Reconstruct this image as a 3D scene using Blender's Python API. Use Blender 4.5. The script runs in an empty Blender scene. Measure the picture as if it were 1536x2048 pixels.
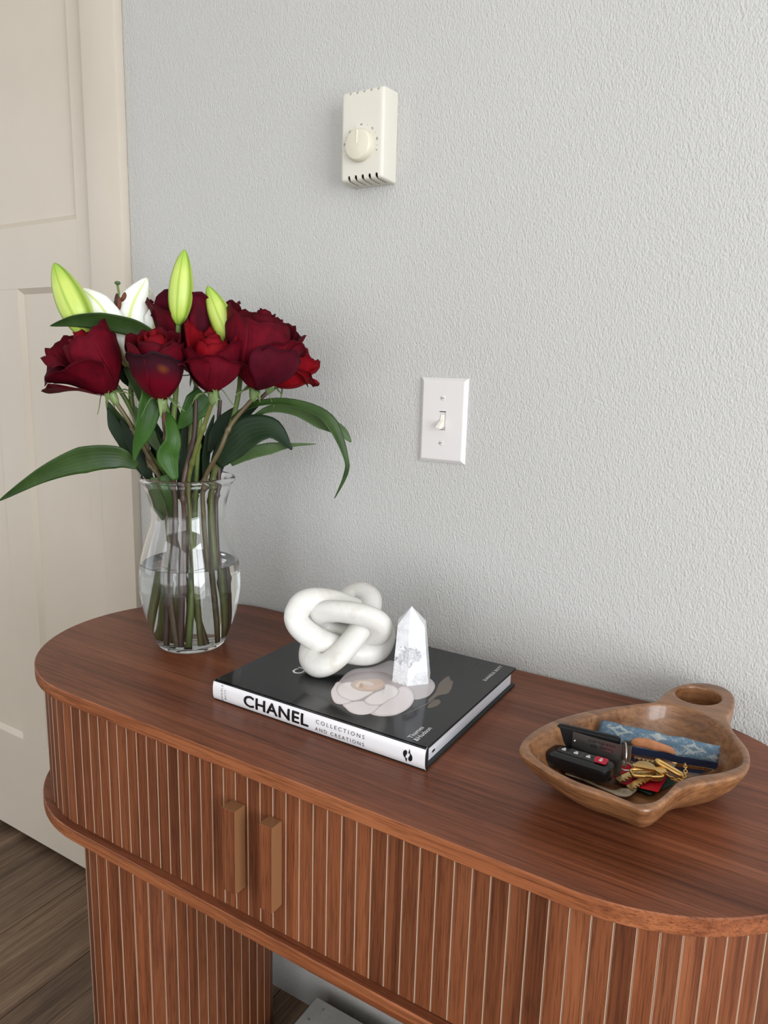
import bpy, bmesh, math, random
from mathutils import Vector, Matrix, noise as mnoise
random.seed(7)
SC = bpy.context.scene
COL = SC.collection
PI = math.pi
def V(*a): return Vector(a)

# ------------------------------------------------------------------ camera
CAM = V(0.4772, -0.8871, 1.1082)
CR = V(0.8540, 0.5196, 0.0270).normalized()
CF = V(-0.5061, 0.8416, -0.1886).normalized()
CU = CR.cross(CF).normalized(); CR = CF.cross(CU).normalized()
FPX = 1444.3
cd = bpy.data.cameras.new('camera'); cam = bpy.data.objects.new('camera', cd); COL.objects.link(cam)
cd.sensor_fit = 'VERTICAL'; cd.sensor_height = 36.0; cd.lens = FPX/2048*36.0
cd.clip_start = 0.02; cd.clip_end = 50
M = Matrix((( CR.x, CU.x, -CF.x, CAM.x), (CR.y, CU.y, -CF.y, CAM.y), (CR.z, CU.z, -CF.z, CAM.z), (0,0,0,1)))
cam.matrix_world = M
SC.camera = cam

# ------------------------------------------------------------------ world, lights, exposure
SC.view_settings.view_transform = 'Standard'; SC.view_settings.look = 'None'
SC.view_settings.exposure = -0.18; SC.view_settings.gamma = 1.0; SC.view_settings.use_curve_mapping = False
w = bpy.data.worlds.new('world'); SC.world = w; w.use_nodes = True
w.node_tree.nodes['Background'].inputs[0].default_value = (0.75, 0.86, 1.0, 1); w.node_tree.nodes['Background'].inputs[1].default_value = 1.2
def area(name, loc, target, sx, sy, power, col):
    l = bpy.data.lights.new(name, 'AREA'); l.shape = 'RECTANGLE'; l.size = sx; l.size_y = sy; l.energy = power; l.color = col
    o = bpy.data.objects.new(name, l); COL.objects.link(o); o.location = loc
    o.rotation_euler = (Vector(target)-Vector(loc)).to_track_quat('-Z', 'Y').to_euler()
    return o
area('window_and_fill_light', (2.74, -1.55, 1.18), (0.0, -1.55, 1.18), 1.6, 2.06, 128, (0.92, 0.96, 1.0))
area('window_and_fill_light', (-1.15, -3.64, 1.15), (-1.15, 0, 1.15), 1.2, 2.06, 19, (0.985, 0.97, 0.94))
area('window_and_fill_light', (0.35, -3.64, 1.15), (0.35, 0, 1.15), 1.2, 2.06, 19, (0.985, 0.97, 0.94))
area('window_and_fill_light', (1.75, -3.64, 1.15), (1.75, 0, 1.15), 1.2, 2.06, 19, (1.0, 0.965, 0.92))
area('window_and_fill_light', (-3.04, -1.75, 1.30), (0.0, -1.75, 1.30), 1.6, 1.8, 9, (1.0, 0.965, 0.92))  # added fill from the left to soften shadows; no known window there
SC.cycles.caustics_refractive = True; SC.cycles.caustics_reflective = False
SC.cycles.max_bounces = 14; SC.cycles.transmission_bounces = 14; SC.cycles.transparent_max_bounces = 12
SC.cycles.diffuse_bounces = 5; SC.cycles.glossy_bounces = 6

# ------------------------------------------------------------------ picking helpers (photo pixel -> point on a real plane)
def ray(px, py): return (CF + CR*((px-768)/FPX) - CU*((py-1024)/FPX))
def on(px, py, P, n):
    r = ray(px, py); return CAM + r*((Vector(P)-CAM).dot(Vector(n))/r.dot(Vector(n)))
def at_z(px, py, z): return on(px, py, (0,0,z), (0,0,1))
def at_y(px, py, y): return on(px, py, (0,y,0), (0,1,0))

# ------------------------------------------------------------------ object helpers
def link(name, me, mat=None, parent=None, mods=None):
    o = bpy.data.objects.new(name, me); COL.objects.link(o)
    if mat is not None:
        for m in (mat if isinstance(mat, (list, tuple)) else [mat]): me.materials.append(getattr(m, 'm', m))
    if parent is not None: o.parent = parent
    return o
def obj(name, bm, mat, parent=None, smooth=False, sharp=None):
    me = bpy.data.meshes.new(name); bm.normal_update(); bm.to_mesh(me); bm.free()
    if smooth:
        for p in me.polygons: p.use_smooth = True
        if sharp: me.set_sharp_from_angle(angle=math.radians(sharp))
    return link(name, me, mat, parent)
def empty(name, loc=(0,0,0)):
    o = bpy.data.objects.new(name, None); COL.objects.link(o); o.location = loc; o.empty_display_size = .02; return o
def tag(o, label, cat, group=None):
    o['label'] = label; o['category'] = cat
    if group: o['group'] = group
    return o
def struct(o): o['kind'] = 'structure'; return o
def mk_parent(child, par):          # parent keeping the child's world position (parents are only translated)
    child.parent = par; child.matrix_parent_inverse = Matrix.Translation(par.location).inverted()
    return child
def adopt(root, *kids):
    for k in kids: mk_parent(k, root)
def box(bm, a, b, bev=0, mi=0):
    x0,y0,z0 = a; x1,y1,z1 = b
    vs = [bm.verts.new(p) for p in ((x0,y0,z0),(x1,y0,z0),(x1,y1,z0),(x0,y1,z0),(x0,y0,z1),(x1,y0,z1),(x1,y1,z1),(x0,y1,z1))]
    fs = [bm.faces.new([vs[i] for i in f]) for f in ((3,2,1,0),(4,5,6,7),(0,1,5,4),(1,2,6,5),(2,3,7,6),(3,0,4,7))]
    for f in fs: f.material_index = mi
    if bev:
        es = set(e for f in fs for e in f.edges)
        bmesh.ops.bevel(bm, geom=list(es), offset=bev, segments=2, affect='EDGES', profile=.6)
    return vs
def BM(): return bmesh.new()
def boxobj(name, a, b, mat, parent=None, bev=0):
    bm = BM(); box(bm, a, b, bev); return obj(name, bm, mat, parent)
def loft(bm, loops, cap0=True, cap1=True, mi=0):
    rows = [[bm.verts.new(p) for p in L] for L in loops]; n = len(rows[0])
    for a, b in zip(rows, rows[1:]):
        for i in range(n):
            f = bm.faces.new((a[i], a[(i+1)%n], b[(i+1)%n], b[i])); f.material_index = mi
    if cap0: bm.faces.new(list(reversed(rows[0]))).material_index = mi
    if cap1: bm.faces.new(rows[-1]).material_index = mi
    return rows
def lathe(bm, prof, n=64, c=(0,0,0)):
    rows = []
    for r, z in prof:
        if r < 1e-6: rows.append([bm.verts.new((c[0], c[1], c[2]+z))])
        else: rows.append([bm.verts.new((c[0]+r*math.cos(2*PI*i/n), c[1]+r*math.sin(2*PI*i/n), c[2]+z)) for i in range(n)])
    for a, b in zip(rows, rows[1:]):
        for i in range(n):
            j = (i+1) % n
            if len(a) == 1 and len(b) == 1: continue
            if len(a) == 1: bm.faces.new((a[0], b[j], b[i]))
            elif len(b) == 1: bm.faces.new((a[i], a[j], b[0]))
            else: bm.faces.new((a[i], a[j], b[j], b[i]))
def catmull(pts, n, closed=False):
    pts = [Vector(p) for p in pts]; m = len(pts); out = []
    segs = m if closed else m-1
    for k in range(n if closed else n+1):
        t = k/n*segs; i = min(int(t), segs-1); t -= i
        g = (lambda j: pts[j % m]) if closed else (lambda j: pts[max(0, min(m-1, j))])
        p0,p1,p2,p3 = g(i-1), g(i), g(i+1), g(i+2)
        out.append(.5*((2*p1)+(p2-p0)*t+(2*p0-5*p1+4*p2-p3)*t*t+(3*p1-p0-3*p2+p3)*t**3))
    return out
def interp(vals, t):
    x = t*(len(vals)-1); i = min(int(x), len(vals)-2); return vals[i]+(vals[i+1]-vals[i])*(x-i)
def tube(bm, pts, radii, n=10, closed=False, sq=1.0, mi=0, upv=None):
    pts = [Vector(p) for p in pts]; m = len(pts)
    T = [(pts[(i+1) % m]-pts[i-1]).normalized() if closed else (pts[min(i+1, m-1)]-pts[max(i-1, 0)]).normalized() for i in range(m)]
    if upv is None:
        N = T[0].orthogonal().normalized(); Ns = []
        for i in range(m):
            N = (N - T[i]*N.dot(T[i])).normalized(); Ns.append(N)
    else: Ns = [(Vector(upv) - t*Vector(upv).dot(t)).normalized() for t in T]
    rows = []
    for i in range(m):
        B = T[i].cross(Ns[i]); r = radii if isinstance(radii, (int, float)) else interp(radii, i/max(1, m-1))
        rows.append([bm.verts.new(pts[i]+Ns[i]*(r*sq*math.cos(2*PI*k/n))+B*(r*math.sin(2*PI*k/n))) for k in range(n)])
    for i in range(m if closed else m-1):
        a, b = rows[i], rows[(i+1) % m]
        for k in range(n): bm.faces.new((a[k], a[(k+1)%n], b[(k+1)%n], b[k])).material_index = mi
    if not closed:
        bm.faces.new(list(reversed(rows[0]))).material_index = mi; bm.faces.new(rows[-1]).material_index = mi
    return rows
def text_mesh(s, bold=0.0, spacing=1.0):
    cu = bpy.data.curves.new('lettering', 'FONT'); cu.body = s; cu.offset = bold; cu.space_character = spacing; cu.resolution_u = 3
    cu.fill_mode = 'FRONT' if hasattr(cu, 'fill_mode') else cu.fill_mode
    o = bpy.data.objects.new('lettering', cu); COL.objects.link(o)
    dg = bpy.context.evaluated_depsgraph_get(); me = bpy.data.meshes.new_from_object(o.evaluated_get(dg))
    bpy.data.objects.remove(o); bpy.data.curves.remove(cu)
    return me
def text_on(name, s, P0, X, Y, length, height, mat, parent, bold=0.0, spacing=1.0, fn=None, sub=0):
    """lettering whose box starts at P0 (lower left) and fills length along X and height along Y"""
    me = text_mesh(s, 0, spacing); bm = BM()
    for k_, (dx_, dy_) in enumerate(((0, 0),) if bold <= 0 else ((0, 0), (bold, 0), (-bold, 0), (0, bold), (0, -bold), (bold*.7, bold*.7), (-bold*.7, bold*.7), (bold*.7, -bold*.7), (-bold*.7, -bold*.7))):
        n0 = len(bm.verts); bm.from_mesh(me); bm.verts.ensure_lookup_table()
        for v in bm.verts[n0:]: v.co.x += dx_; v.co.y += dy_; v.co.z += k_*.00001
    bpy.data.meshes.remove(me)
    if sub: bmesh.ops.subdivide_edges(bm, edges=bm.edges[:], cuts=sub)
    xs = [v.co.x for v in bm.verts]; ys = [v.co.y for v in bm.verts]
    x0, x1, y0, y1 = min(xs), max(xs), min(ys), max(ys)
    X = Vector(X).normalized(); Y = Vector(Y).normalized(); P0 = Vector(P0)
    NZ = X.cross(Y)
    for v in bm.verts:
        v.co = P0 + X*((v.co.x-x0)/(x1-x0)*length) + Y*((v.co.y-y0)/(y1-y0)*height) + NZ*v.co.z
        if fn: v.co = fn(v.co)
    return obj(name, bm, mat, parent)

# ------------------------------------------------------------------ materials
def lin(h):
    c = [int(h[i:i+2], 16)/255 for i in (0, 2, 4)]
    return tuple(((x/12.92) if x <= .04045 else ((x+.055)/1.055)**2.4) for x in c)+(1,)
class Mat:
    def __init__(s, name):
        s.m = bpy.data.materials.new(name); s.m.use_nodes = True; s.nt = s.m.node_tree; s.N = s.nt.nodes
        s.b = s.N['Principled BSDF']; s.L = s.nt.links
    def n(s, t, **k):
        x = s.N.new(t)
        for a, v in k.items():
            if a.startswith('i_'): x.inputs[a[2:].replace('_', ' ')].default_value = v
            else: setattr(x, a, v)
        return x
    def l(s, a, b): s.L.new(a, b)
    def set(s, **k):
        for a, v in k.items(): s.b.inputs[a.replace('_', ' ')].default_value = v
        return s
    def coord(s, scale=(1,1,1), kind='Object', rand=False):
        tc = s.n('ShaderNodeTexCoord'); mp = s.n('ShaderNodeMapping'); mp.inputs['Scale'].default_value = scale
        s.l(tc.outputs[kind], mp.inputs['Vector'])
        if rand:
            oi = s.n('ShaderNodeObjectInfo'); mu = s.n('ShaderNodeMath', operation='MULTIPLY'); mu.inputs[1].default_value = 37.0
            s.l(oi.outputs['Random'], mu.inputs[0]); s.l(mu.outputs[0], mp.inputs['Location'])
        return mp.outputs[0]
    def noise(s, vec, scale, detail=4, rough=.55, dist=0.0):
        x = s.n('ShaderNodeTexNoise'); x.inputs['Scale'].default_value = scale; x.inputs['Detail'].default_value = detail
        x.inputs['Roughness'].default_value = rough; x.inputs['Distortion'].default_value = dist
        if vec is not None: s.l(vec, x.inputs['Vector'])
        return x.outputs['Fac']
    def ramp(s, fac, stops):
        r = s.n('ShaderNodeValToRGB'); e = r.color_ramp.elements
        e[0].position, e[0].color = stops[0]; e[1].position, e[1].color = stops[-1]
        for p, c in stops[1:-1]: x = e.new(p); x.color = c
        s.l(fac, r.inputs['Fac']); return r.outputs['Color']
    def mix(s, fac, a, b, mode='MIX'):
        x = s.n('ShaderNodeMix', data_type='RGBA', blend_type=mode)
        for i, v in ((0, fac), (6, a), (7, b)):
            if hasattr(v, 'is_output'): s.l(v, x.inputs[i])
            else: x.inputs[i].default_value = v
        return x.outputs[2]
    def bump(s, h, strength, dist):
        x = s.n('ShaderNodeBump'); x.inputs['Strength'].default_value = strength; x.inputs['Distance'].default_value = dist
        s.l(h, x.inputs['Height']); s.l(x.outputs[0], s.b.inputs['Normal'])
    def color(s, c):
        if hasattr(c, 'is_output'): s.l(c, s.b.inputs['Base Color'])
        else: s.b.inputs['Base Color'].default_value = c
        return s
def plain(name, col, rough=.5, metal=0, **k):
    m = Mat(name); m.color(lin(col) if isinstance(col, str) else col); m.set(Roughness=rough, Metallic=metal, **k); return m.m

def wall_mat(name, col):
    m = Mat(name); c0 = m.coord((1, 1, 1)); mpr = m.n('ShaderNodeMapping'); m.l(c0, mpr.inputs['Vector']); mpr.inputs['Rotation'].default_value = (0, .55, 0); mpr.inputs['Scale'].default_value = (1.3, 1, .72); c = mpr.outputs[0]
    h1 = m.noise(c, 360, 2, .5, .15); h2 = m.noise(c, 140, 3, .55, .2)
    a = m.n('ShaderNodeMath', operation='MULTIPLY_ADD'); a.inputs[1].default_value = .7; m.l(h2, a.inputs[0]); m.l(h1, a.inputs[2])
    m.bump(a.outputs[0], .55, .0028)
    t = m.noise(c, 3, 3)
    m.color(m.ramp(t, [(.3, tuple(x*.97 for x in col[:3])+(1,)), (.7, col)])); m.set(Roughness=.62)
    return m.m
M_WALL = wall_mat('wall_paint', (0.496, 0.490, 0.470, 1))
M_CEIL = plain('ceiling_paint', (0.84, .83, .80, 1), .8)
M_WALL2 = plain('pale_room_paint', (0.74, .735, .715, 1), .75)
def door_paint(scuff=False):
    m = Mat('door_paint_scuffed' if scuff else 'door_paint'); c = m.coord((1,1,1))
    n = m.noise(c, 6, 4); base = m.ramp(n, [(.3, (0.555, .492, .408, 1)), (.7, (.58, .517, .432, 1))])
    if scuff:
        s1 = m.noise(m.coord((26, 26, 9)), 1.0, 5, .7, 1.0); k = m.ramp(s1, [(.66, (0,0,0,1)), (.74, (1,1,1,1))])
        g = m.n('ShaderNodeSeparateXYZ'); m.l(m.coord(), g.inputs[0])
        mr = m.n('ShaderNodeMapRange'); mr.inputs[1].default_value = .28; mr.inputs[2].default_value = .02; m.l(g.outputs[2], mr.inputs[0])
        mu = m.n('ShaderNodeMath', operation='MULTIPLY'); m.l(k, mu.inputs[0]); m.l(mr.outputs[0], mu.inputs[1])
        mu2 = m.n('ShaderNodeMath', operation='MULTIPLY'); m.l(mu.outputs[0], mu2.inputs[0]); mu2.inputs[1].default_value = .5
        base = m.mix(mu2.outputs[0], base, (.25, .22, .19, 1))
    m.color(base); m.set(Roughness=.42); m.bump(m.noise(m.coord((60,60,8)), 6, 2), .08, .001)
    return m.m
M_DOOR = door_paint(True); M_CASING = door_paint(False)

def wood(name, dark, mid, light, axis, rough=.38, fine=1.0, rand=False, coat=0.0, spread=1.0):
    """walnut laminate, the grain running along axis"""
    m = Mat(name)
    lo, hi, ft = 1.1*spread, 16.0*spread, 820.0
    def sc(a, b): return tuple(a if i == axis else b for i in range(3))
    big = m.noise(m.coord(sc(lo, hi), rand=rand), 1.0, 4, .6, .9)
    med = m.noise(m.coord(sc(3.5, 210), rand=rand), 1.0, 4, .65, .35)
    pore = m.noise(m.coord(sc(26, ft), rand=rand), 1.0, 3, .6, .1)
    c1 = m.ramp(big, [(.32, dark), (.5, mid), (.68, light)])
    c2 = m.ramp(med, [(.30, (.52, .47, .45, 1)), (.52, (1, 1, 1, 1)), (.72, (1.12, 1.12, 1.12, 1))])
    c3 = m.ramp(pore, [(.36, (.50, .44, .40, 1)), (.50, (1, 1, 1, 1))])
    m.b.inputs['Specular IOR Level'].default_value = .28
    col = m.mix(1.0, c1, c2, 'MULTIPLY'); col = m.mix(.75*fine, col, c3, 'MULTIPLY')
    if rand:
        oi = m.n('ShaderNodeObjectInfo')
        v = m.ramp(oi.outputs['Random'], [(0, (.86, .84, .82, 1)), (.5, (1, 1, 1, 1)), (1, (1.14, 1.11, 1.07, 1))])
        col = m.mix(1.0, col, v, 'MULTIPLY')
    m.color(col); m.set(Roughness=rough); m.b.inputs['Coat Weight'].default_value = coat; m.b.inputs['Coat Roughness'].default_value = .25
    m.bump(pore, .10, .0006)
    return m.m
WD, WM_, WL = (.120, .036, .015, 1), (.185, .058, .026, 1), (.245, .084, .040, 1)
M_TOP = wood('walnut_top', WD, WM_, WL, 0, .34, .8)
M_EDGE = wood('walnut_edge', (.17, .050, .018, 1), (.25, .080, .030, 1), (.32, .112, .045, 1), 0, .42, 1.0, spread=1.6)
M_SLAT = wood('walnut_slat', (.105, .030, .010, 1), (.165, .050, .018, 1), (.225, .076, .030, 1), 2, .5, 1.0, rand=True)
M_PALE = plain('pale_groove', (.40, .27, .19, 1), .6)
M_CARC = plain('dark_carcass', (.035, .02, .014, 1), .8)
M_HSIDE = plain('handle_side_veneer', (.21, .095, .040, 1), .42)

# ------------------------------------------------------------------ room
ZF = -0.005
X0, X1, Y0, Y1, ZC = -2.9, 2.6, -3.5, 0.0, 2.55
SX = [-.797+.1829*k for k in range(-12, 20)]
M_FLOOR = wood('floor_oak', (.085, .052, .033, 1), (.155, .102, .066, 1), (.22, .152, .10, 1), 1, .45, .8, rand=True)
floor = struct(boxobj('floor', (X0, Y0, ZF-.05), (X1, .2, ZF-.004), M_CARC))
for k, x in enumerate(SX[:-1]):
    xa, xb = max(x, X0), min(x+.1829, X1)
    if xb-xa < .02: continue
    ys = [.2]; y = .2-random.uniform(.35, 1.2)
    if abs(x+.797) < .01: ys = [.2, -.62, -1.84, -3.06]
    else:
        while y > Y0: ys.append(y); y -= 1.22
    ys.append(Y0)
    for ya, yb in zip(ys[1:], ys):
        if yb-ya < .01: continue
        p = boxobj('plank', (xa+.0006, ya+.0006, ZF-.008), (xb-.0006, yb-.0006, ZF), M_FLOOR, floor, .0008)
DX0, DX1, DZT = -1.2675, -.655, 2.03
bm = BM()
box(bm, (X0, 0, ZF-.05), (DX0, .1, ZC)); box(bm, (DX1, 0, ZF-.05), (X1, .1, ZC)); box(bm, (DX0, 0, DZT), (DX1, .1, ZC))
box(bm, (DX0-.05, .12, ZF-.05), (DX1+.05, .2, ZC))  # unseen closet back, added to stop outside light leaking under the door
struct(obj('wall_back', bm, M_WALL))
bm = BM(); box(bm, (X0-.1, Y0, ZF-.05), (X0, -2.55, ZC)); box(bm, (X0-.1, -.95, ZF-.05), (X0, .1, ZC)); box(bm, (X0-.1, -2.55, ZF-.05), (X0, -.95, .40)); box(bm, (X0-.1, -2.55, 2.20), (X0, -.95, ZC))  # opening in the unseen left wall, added for the fill light
struct(obj('wall_left', bm, M_WALL2))
bm = BM()   # right wall with its window opening
wy0, wy1, wz0, wz1 = -2.35, -.75, .15, 2.21
box(bm, (X1, Y0, ZF-.05), (X1+.1, wy0, ZC)); box(bm, (X1, wy1, ZF-.05), (X1+.1, .1, ZC)); box(bm, (X1, wy0, ZF-.05), (X1+.1, wy1, wz0)); box(bm, (X1, wy0, wz1), (X1+.1, wy1, ZC))
struct(obj('wall_right', bm, M_WALL2))
bm = BM(); fz1 = 2.20; FW = ((-1.75, -.55), (-.25, .95), (1.15, 2.35)); xp = X0
for fx0, fx1 in FW:
    fz0 = .12
    box(bm, (xp, Y0-.1, ZF-.05), (fx0, Y0, ZC)); box(bm, (fx0, Y0-.1, ZF-.05), (fx1, Y0, fz0)); box(bm, (fx0, Y0-.1, fz1), (fx1, Y0, ZC)); xp = fx1
box(bm, (xp, Y0-.1, ZF-.05), (X1, Y0, ZC))
struct(obj('wall_front', bm, M_WALL2))
struct(boxobj('ceiling', (X0-.1, Y0-.1, ZC), (X1+.1, .2, ZC+.05), M_CEIL))
def window_frame(name, a, b, axis):
    bm = BM(); t = .04
    if axis == 'x':
        x = X1+.03
        for y0_, y1_, z0_, z1_ in ((a[0], b[0], a[1], a[1]+t), (a[0], b[0], b[1]-t, b[1]), (a[0], a[0]+t, a[1], b[1]), (b[0]-t, b[0], a[1], b[1]), ((a[0]+b[0])/2-.02, (a[0]+b[0])/2+.02, a[1], b[1]), (a[0], b[0], (a[1]+b[1])/2-.015, (a[1]+b[1])/2+.015)):
            box(bm, (x, y0_, z0_), (x+.04, y1_, z1_))
    else:
        y = Y0-.07
        for x0_, x1_, z0_, z1_ in ((a[0], b[0], a[1], a[1]+t), (a[0], b[0], b[1]-t, b[1]), (a[0], a[0]+t, a[1], b[1]), (b[0]-t, b[0], a[1], b[1]), ((a[0]+b[0])/2-.02, (a[0]+b[0])/2+.02, a[1], b[1]), (a[0], b[0], (a[1]+b[1])/2-.015, (a[1]+b[1])/2+.015)):
            box(bm, (x0_, y, z0_), (x1_, y+.04, z1_))
    struct(obj(name, bm, M_CASING))
window_frame('window_1', (wy0, wz0), (wy1, wz1), 'x'); window_frame('window_2', (FW[0][0], .12), (FW[0][1], fz1), 'y'); window_frame('window_3', (FW[1][0], .12), (FW[1][1], fz1), 'y'); window_frame('window_4', (FW[2][0], .12), (FW[2][1], fz1), 'y')

# door: stiles, rails and mullion around three recessed panels
bm = BM(); DB = .012
XR, XM1, XM0, XL = -.7225, -.915, -1.004, -1.20
ZP0, ZP1, ZU0, ZU1 = .262, 1.2518, 1.367, 1.92
for a, b in (((DX0+.003, DB), (XL, DZT-.004)), ((XR, DB), (DX1-.003, DZT-.004)), ((XL, DB), (XR, ZP0)), ((XL, ZP1), (XR, ZU0)), ((XL, ZU1), (XR, DZT-.004)), ((XM0, ZP0), (XM1, ZP1))):
    box(bm, (a[0], 0.0, a[1]), (b[0], .036, b[1]), .0006)
door = struct(obj('door_1', bm, M_DOOR))
for xa, xb, za, zb_ in ((XM1, XR, ZP0, ZP1), (XL, XM0, ZP0, ZP1), (XL, XR, ZU0, ZU1)):
    bm = BM(); d, i_ = .0085, .010
    o_ = [bm.verts.new(p) for p in ((xa, .0004, za), (xb, .0004, za), (xb, .0004, zb_), (xa, .0004, zb_))]
    n_ = [bm.verts.new(p) for p in ((xa+i_, d, za+i_), (xb-i_, d, za+i_), (xb-i_, d, zb_-i_), (xa+i_, d, zb_-i_))]
    k_ = [bm.verts.new(p) for p in ((xa, .03, za), (xb, .03, za), (xb, .03, zb_), (xa, .03, zb_))]
    for j in range(4): bm.faces.new((o_[j], o_[(j+1)%4], n_[(j+1)%4], n_[j])); bm.faces.new((k_[j], k_[(j+1)%4], o_[(j+1)%4], o_[j]))
    bm.faces.new(n_); bm.faces.new(list(reversed(k_)))
    obj('panel', bm, M_DOOR, door)
# casing round the door
bm = BM(); box(bm, (-.6645, -.018, ZF), (-.579, 0, DZT+.0845), .0022); struct(obj('trim_1', bm, M_CASING, smooth=True, sharp=40))
bm = BM(); box(bm, (-1.343, -.018, ZF), (-1.258, 0, DZT+.0845), .0022); struct(obj('trim_2', bm, M_CASING))
bm = BM(); box(bm, (-1.258, -.018, DZT), (-.6645, 0, DZT+.0845), .0022); struct(obj('trim_3', bm, M_CASING))

# ------------------------------------------------------------------ console table
ZT = .7214; TH = .0165; YB = -.0061; DEP = .3811; XLT = -.4586; LEN = 1.0013
ZS = .5355; SH = .0165
YFt = YB-DEP; CXT = XLT+LEN/2
def stadium(xa, xb, ya, yb, n=24):     # long in x, counter-clockwise from the front left
    r = (yb-ya)/2; cy = (ya+yb)/2; out = []
    for k in range(n+1): t = -PI/2+PI*k/n; out.append((xb-r+r*math.cos(t), cy+r*math.sin(t)))
    for k in range(n+1): t = PI/2+PI*k/n; out.append((xa+r+r*math.cos(t), cy+r*math.sin(t)))
    return out
def slab(name, z0, z1, inset, mats, root, n=40):
    S = lambda i: stadium(XLT+i, XLT+LEN-i, YFt+i, YB-i, n)
    bm = BM(); e = .0012
    L = [[(x, y, z0) for x, y in S(inset+e)], [(x, y, z0+e) for x, y in S(inset)], [(x, y, z1-e) for x, y in S(inset)], [(x, y, z1) for x, y in S(inset+e)]]
    loft(bm, L)
    bm.normal_update()
    for f in bm.faces: f.material_index = 0 if abs(f.normal.z) > .9 else 1
    return obj(name, bm, mats, root)
table = tag(empty('console_table', (CXT, (YFt+YB)/2, 0)), 'oval walnut console table with fluted slatted sides standing against the grey wall', 'console table')
kids = [slab('tabletop', ZT-TH, ZT, 0, [M_TOP, M_EDGE], None), slab('shelf', ZS-SH, ZS, 0, [M_TOP, M_EDGE], None)]
# slat: a bevelled strip with pale chamfers; local x along the surface, local -y outwards, z up
def slat_mesh(wd, h, name='slat'):
    bm = BM(); g = .00018; c = .00058; d = .0012
    prof = [(-wd/2+g, d), (-wd/2+g, .0004), (-wd/2+g+c, 0), (wd/2-g-c, 0), (wd/2-g, .0004), (wd/2-g, d)]
    a = [bm.verts.new((x, y, 0)) for x, y in prof]; b = [bm.verts.new((x, y, h)) for x, y in prof]
    for k in range(5):
        f = bm.faces.new((a[k], a[k+1], b[k+1], b[k])); f.material_index = 0 if k == 2 else 1
    bm.faces.new((a[5], a[0], b[0], b[5])).material_index = 1
    bm.faces.new(list(reversed(a))); bm.faces.new(b)
    me = bpy.data.meshes.new(name); bm.normal_update(); bm.to_mesh(me); bm.free(); me.materials.append(M_SLAT); me.materials.append(M_PALE); return me
def path_slats(path, pitch, me, z, parent, s0=0.0, jitter=0.0):
    """one slat every pitch along a closed plan path; returns them"""
    L = [0.0]; n = len(path)
    for i in range(n): L.append(L[-1]+(Vector(path[(i+1) % n])-Vector(path[i])).length)
    out = []; s = s0
    cnt = int(round(L[-1]/pitch)); 
    for q in range(cnt):
        s = s0+(q+.5)*L[-1]/cnt; s %= L[-1]
        i = max(j for j in range(n) if L[j] <= s)
        a, b = Vector(path[i]), Vector(path[(i+1) % n]); t = (b-a).normalized(); p = a+t*(s-L[i])
        out.append((p, t))
    return out, L[-1]/cnt
INS = .0105
zc0, zc1 = ZS+.0006, ZT-TH-.0003
front = stadium(XLT+INS, XLT+LEN-INS, YFt+INS, YB-INS, 40)
sl, pw = path_slats(front, .0168, None, 0, None)
me = slat_mesh(pw, zc1-zc0)
bm = BM(); loft(bm, [[(x, y, z) for x, y in stadium(XLT+INS+.0012, XLT+LEN-INS-.0012, YFt+INS+.0012, YB-INS-.0012, 40)] for z in (ZS, ZT-TH)], False, False)
carc = obj('cabinet_body', bm, M_CARC); kids.append(carc)
doors = []
for side in (-1, 1):
    bm = BM(); x_c = CXT
    pts = [p for p, t in sl if (p.x-CXT)*side >= 0 and p.y < YB-.03]
    dr = bpy.data.objects.new('tambour_door', None); COL.objects.link(dr); dr.location = (CXT+side*.2, YFt+INS, ZS); doors.append(dr)
    for p, t in sl:
        if (p.x-CXT)*side < 0 or p.y > YB-.018: continue
        o = bpy.data.objects.new('slat', me); COL.objects.link(o); o.location = (p.x, p.y, zc0); o.rotation_euler = (0, 0, math.atan2(t.y, t.x)); mk_parent(o, dr)
    yp = YFt+INS-.0165; q0, q1, q2 = ((443, 1601), (468.5, 1610.6), (470.6, 1784)) if side < 0 else ((517.4, 1634.5), (543, 1645.5), (544.5, 1823))
    P0_, P1_, P2_ = (at_y(*q, yp) for q in (q0, q1, q2))
    bm = BM(); box(bm, (P0_.x, yp, .5700), (P1_.x, YFt+INS-.0003, .6655), .0006)
    bm.normal_update()
    for f in bm.faces: f.material_index = 0 if f.normal.y < -.5 else 1
    h = obj('handle', bm, [M_SLAT, M_HSIDE]); mk_parent(h, dr)
kids += doors
# two oval fluted legs
def legs(cx):
    xa, xb, ya, yb = cx-.080, cx+.080, -.350, -.040
    r = .08; path = []
    for k in range(41): t = PI+PI*k/40; path.append((cx+r*math.cos(t), ya+r+r*math.sin(t)))
    for k in range(41): t = PI*k/40; path.append((cx+r*math.cos(t), yb-r+r*math.sin(t)))
    s, pw2 = path_slats(path, .0178, None, 0, None)
    me2 = slat_mesh(pw2, ZS-SH-.0004-ZF)
    bm = BM(); q = .0012/r
    loft(bm, [[(cx+(x-cx)*(1-q), (ya+yb)/2+(y-(ya+yb)/2)*(1-.008), z) for x, y in path] for z in (ZF, ZS-SH)], False, False)
    lg = obj('leg', bm, M_CARC)
    for p, t in s:
        o = bpy.data.objects.new('slat', me2); COL.objects.link(o); o.location = (p.x, p.y, ZF+.0002); o.rotation_euler = (0, 0, math.atan2(t.y, t.x)); o.parent = lg
    return lg
kids += [legs(-.272), legs(.356)]
adopt(table, *kids)

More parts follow.
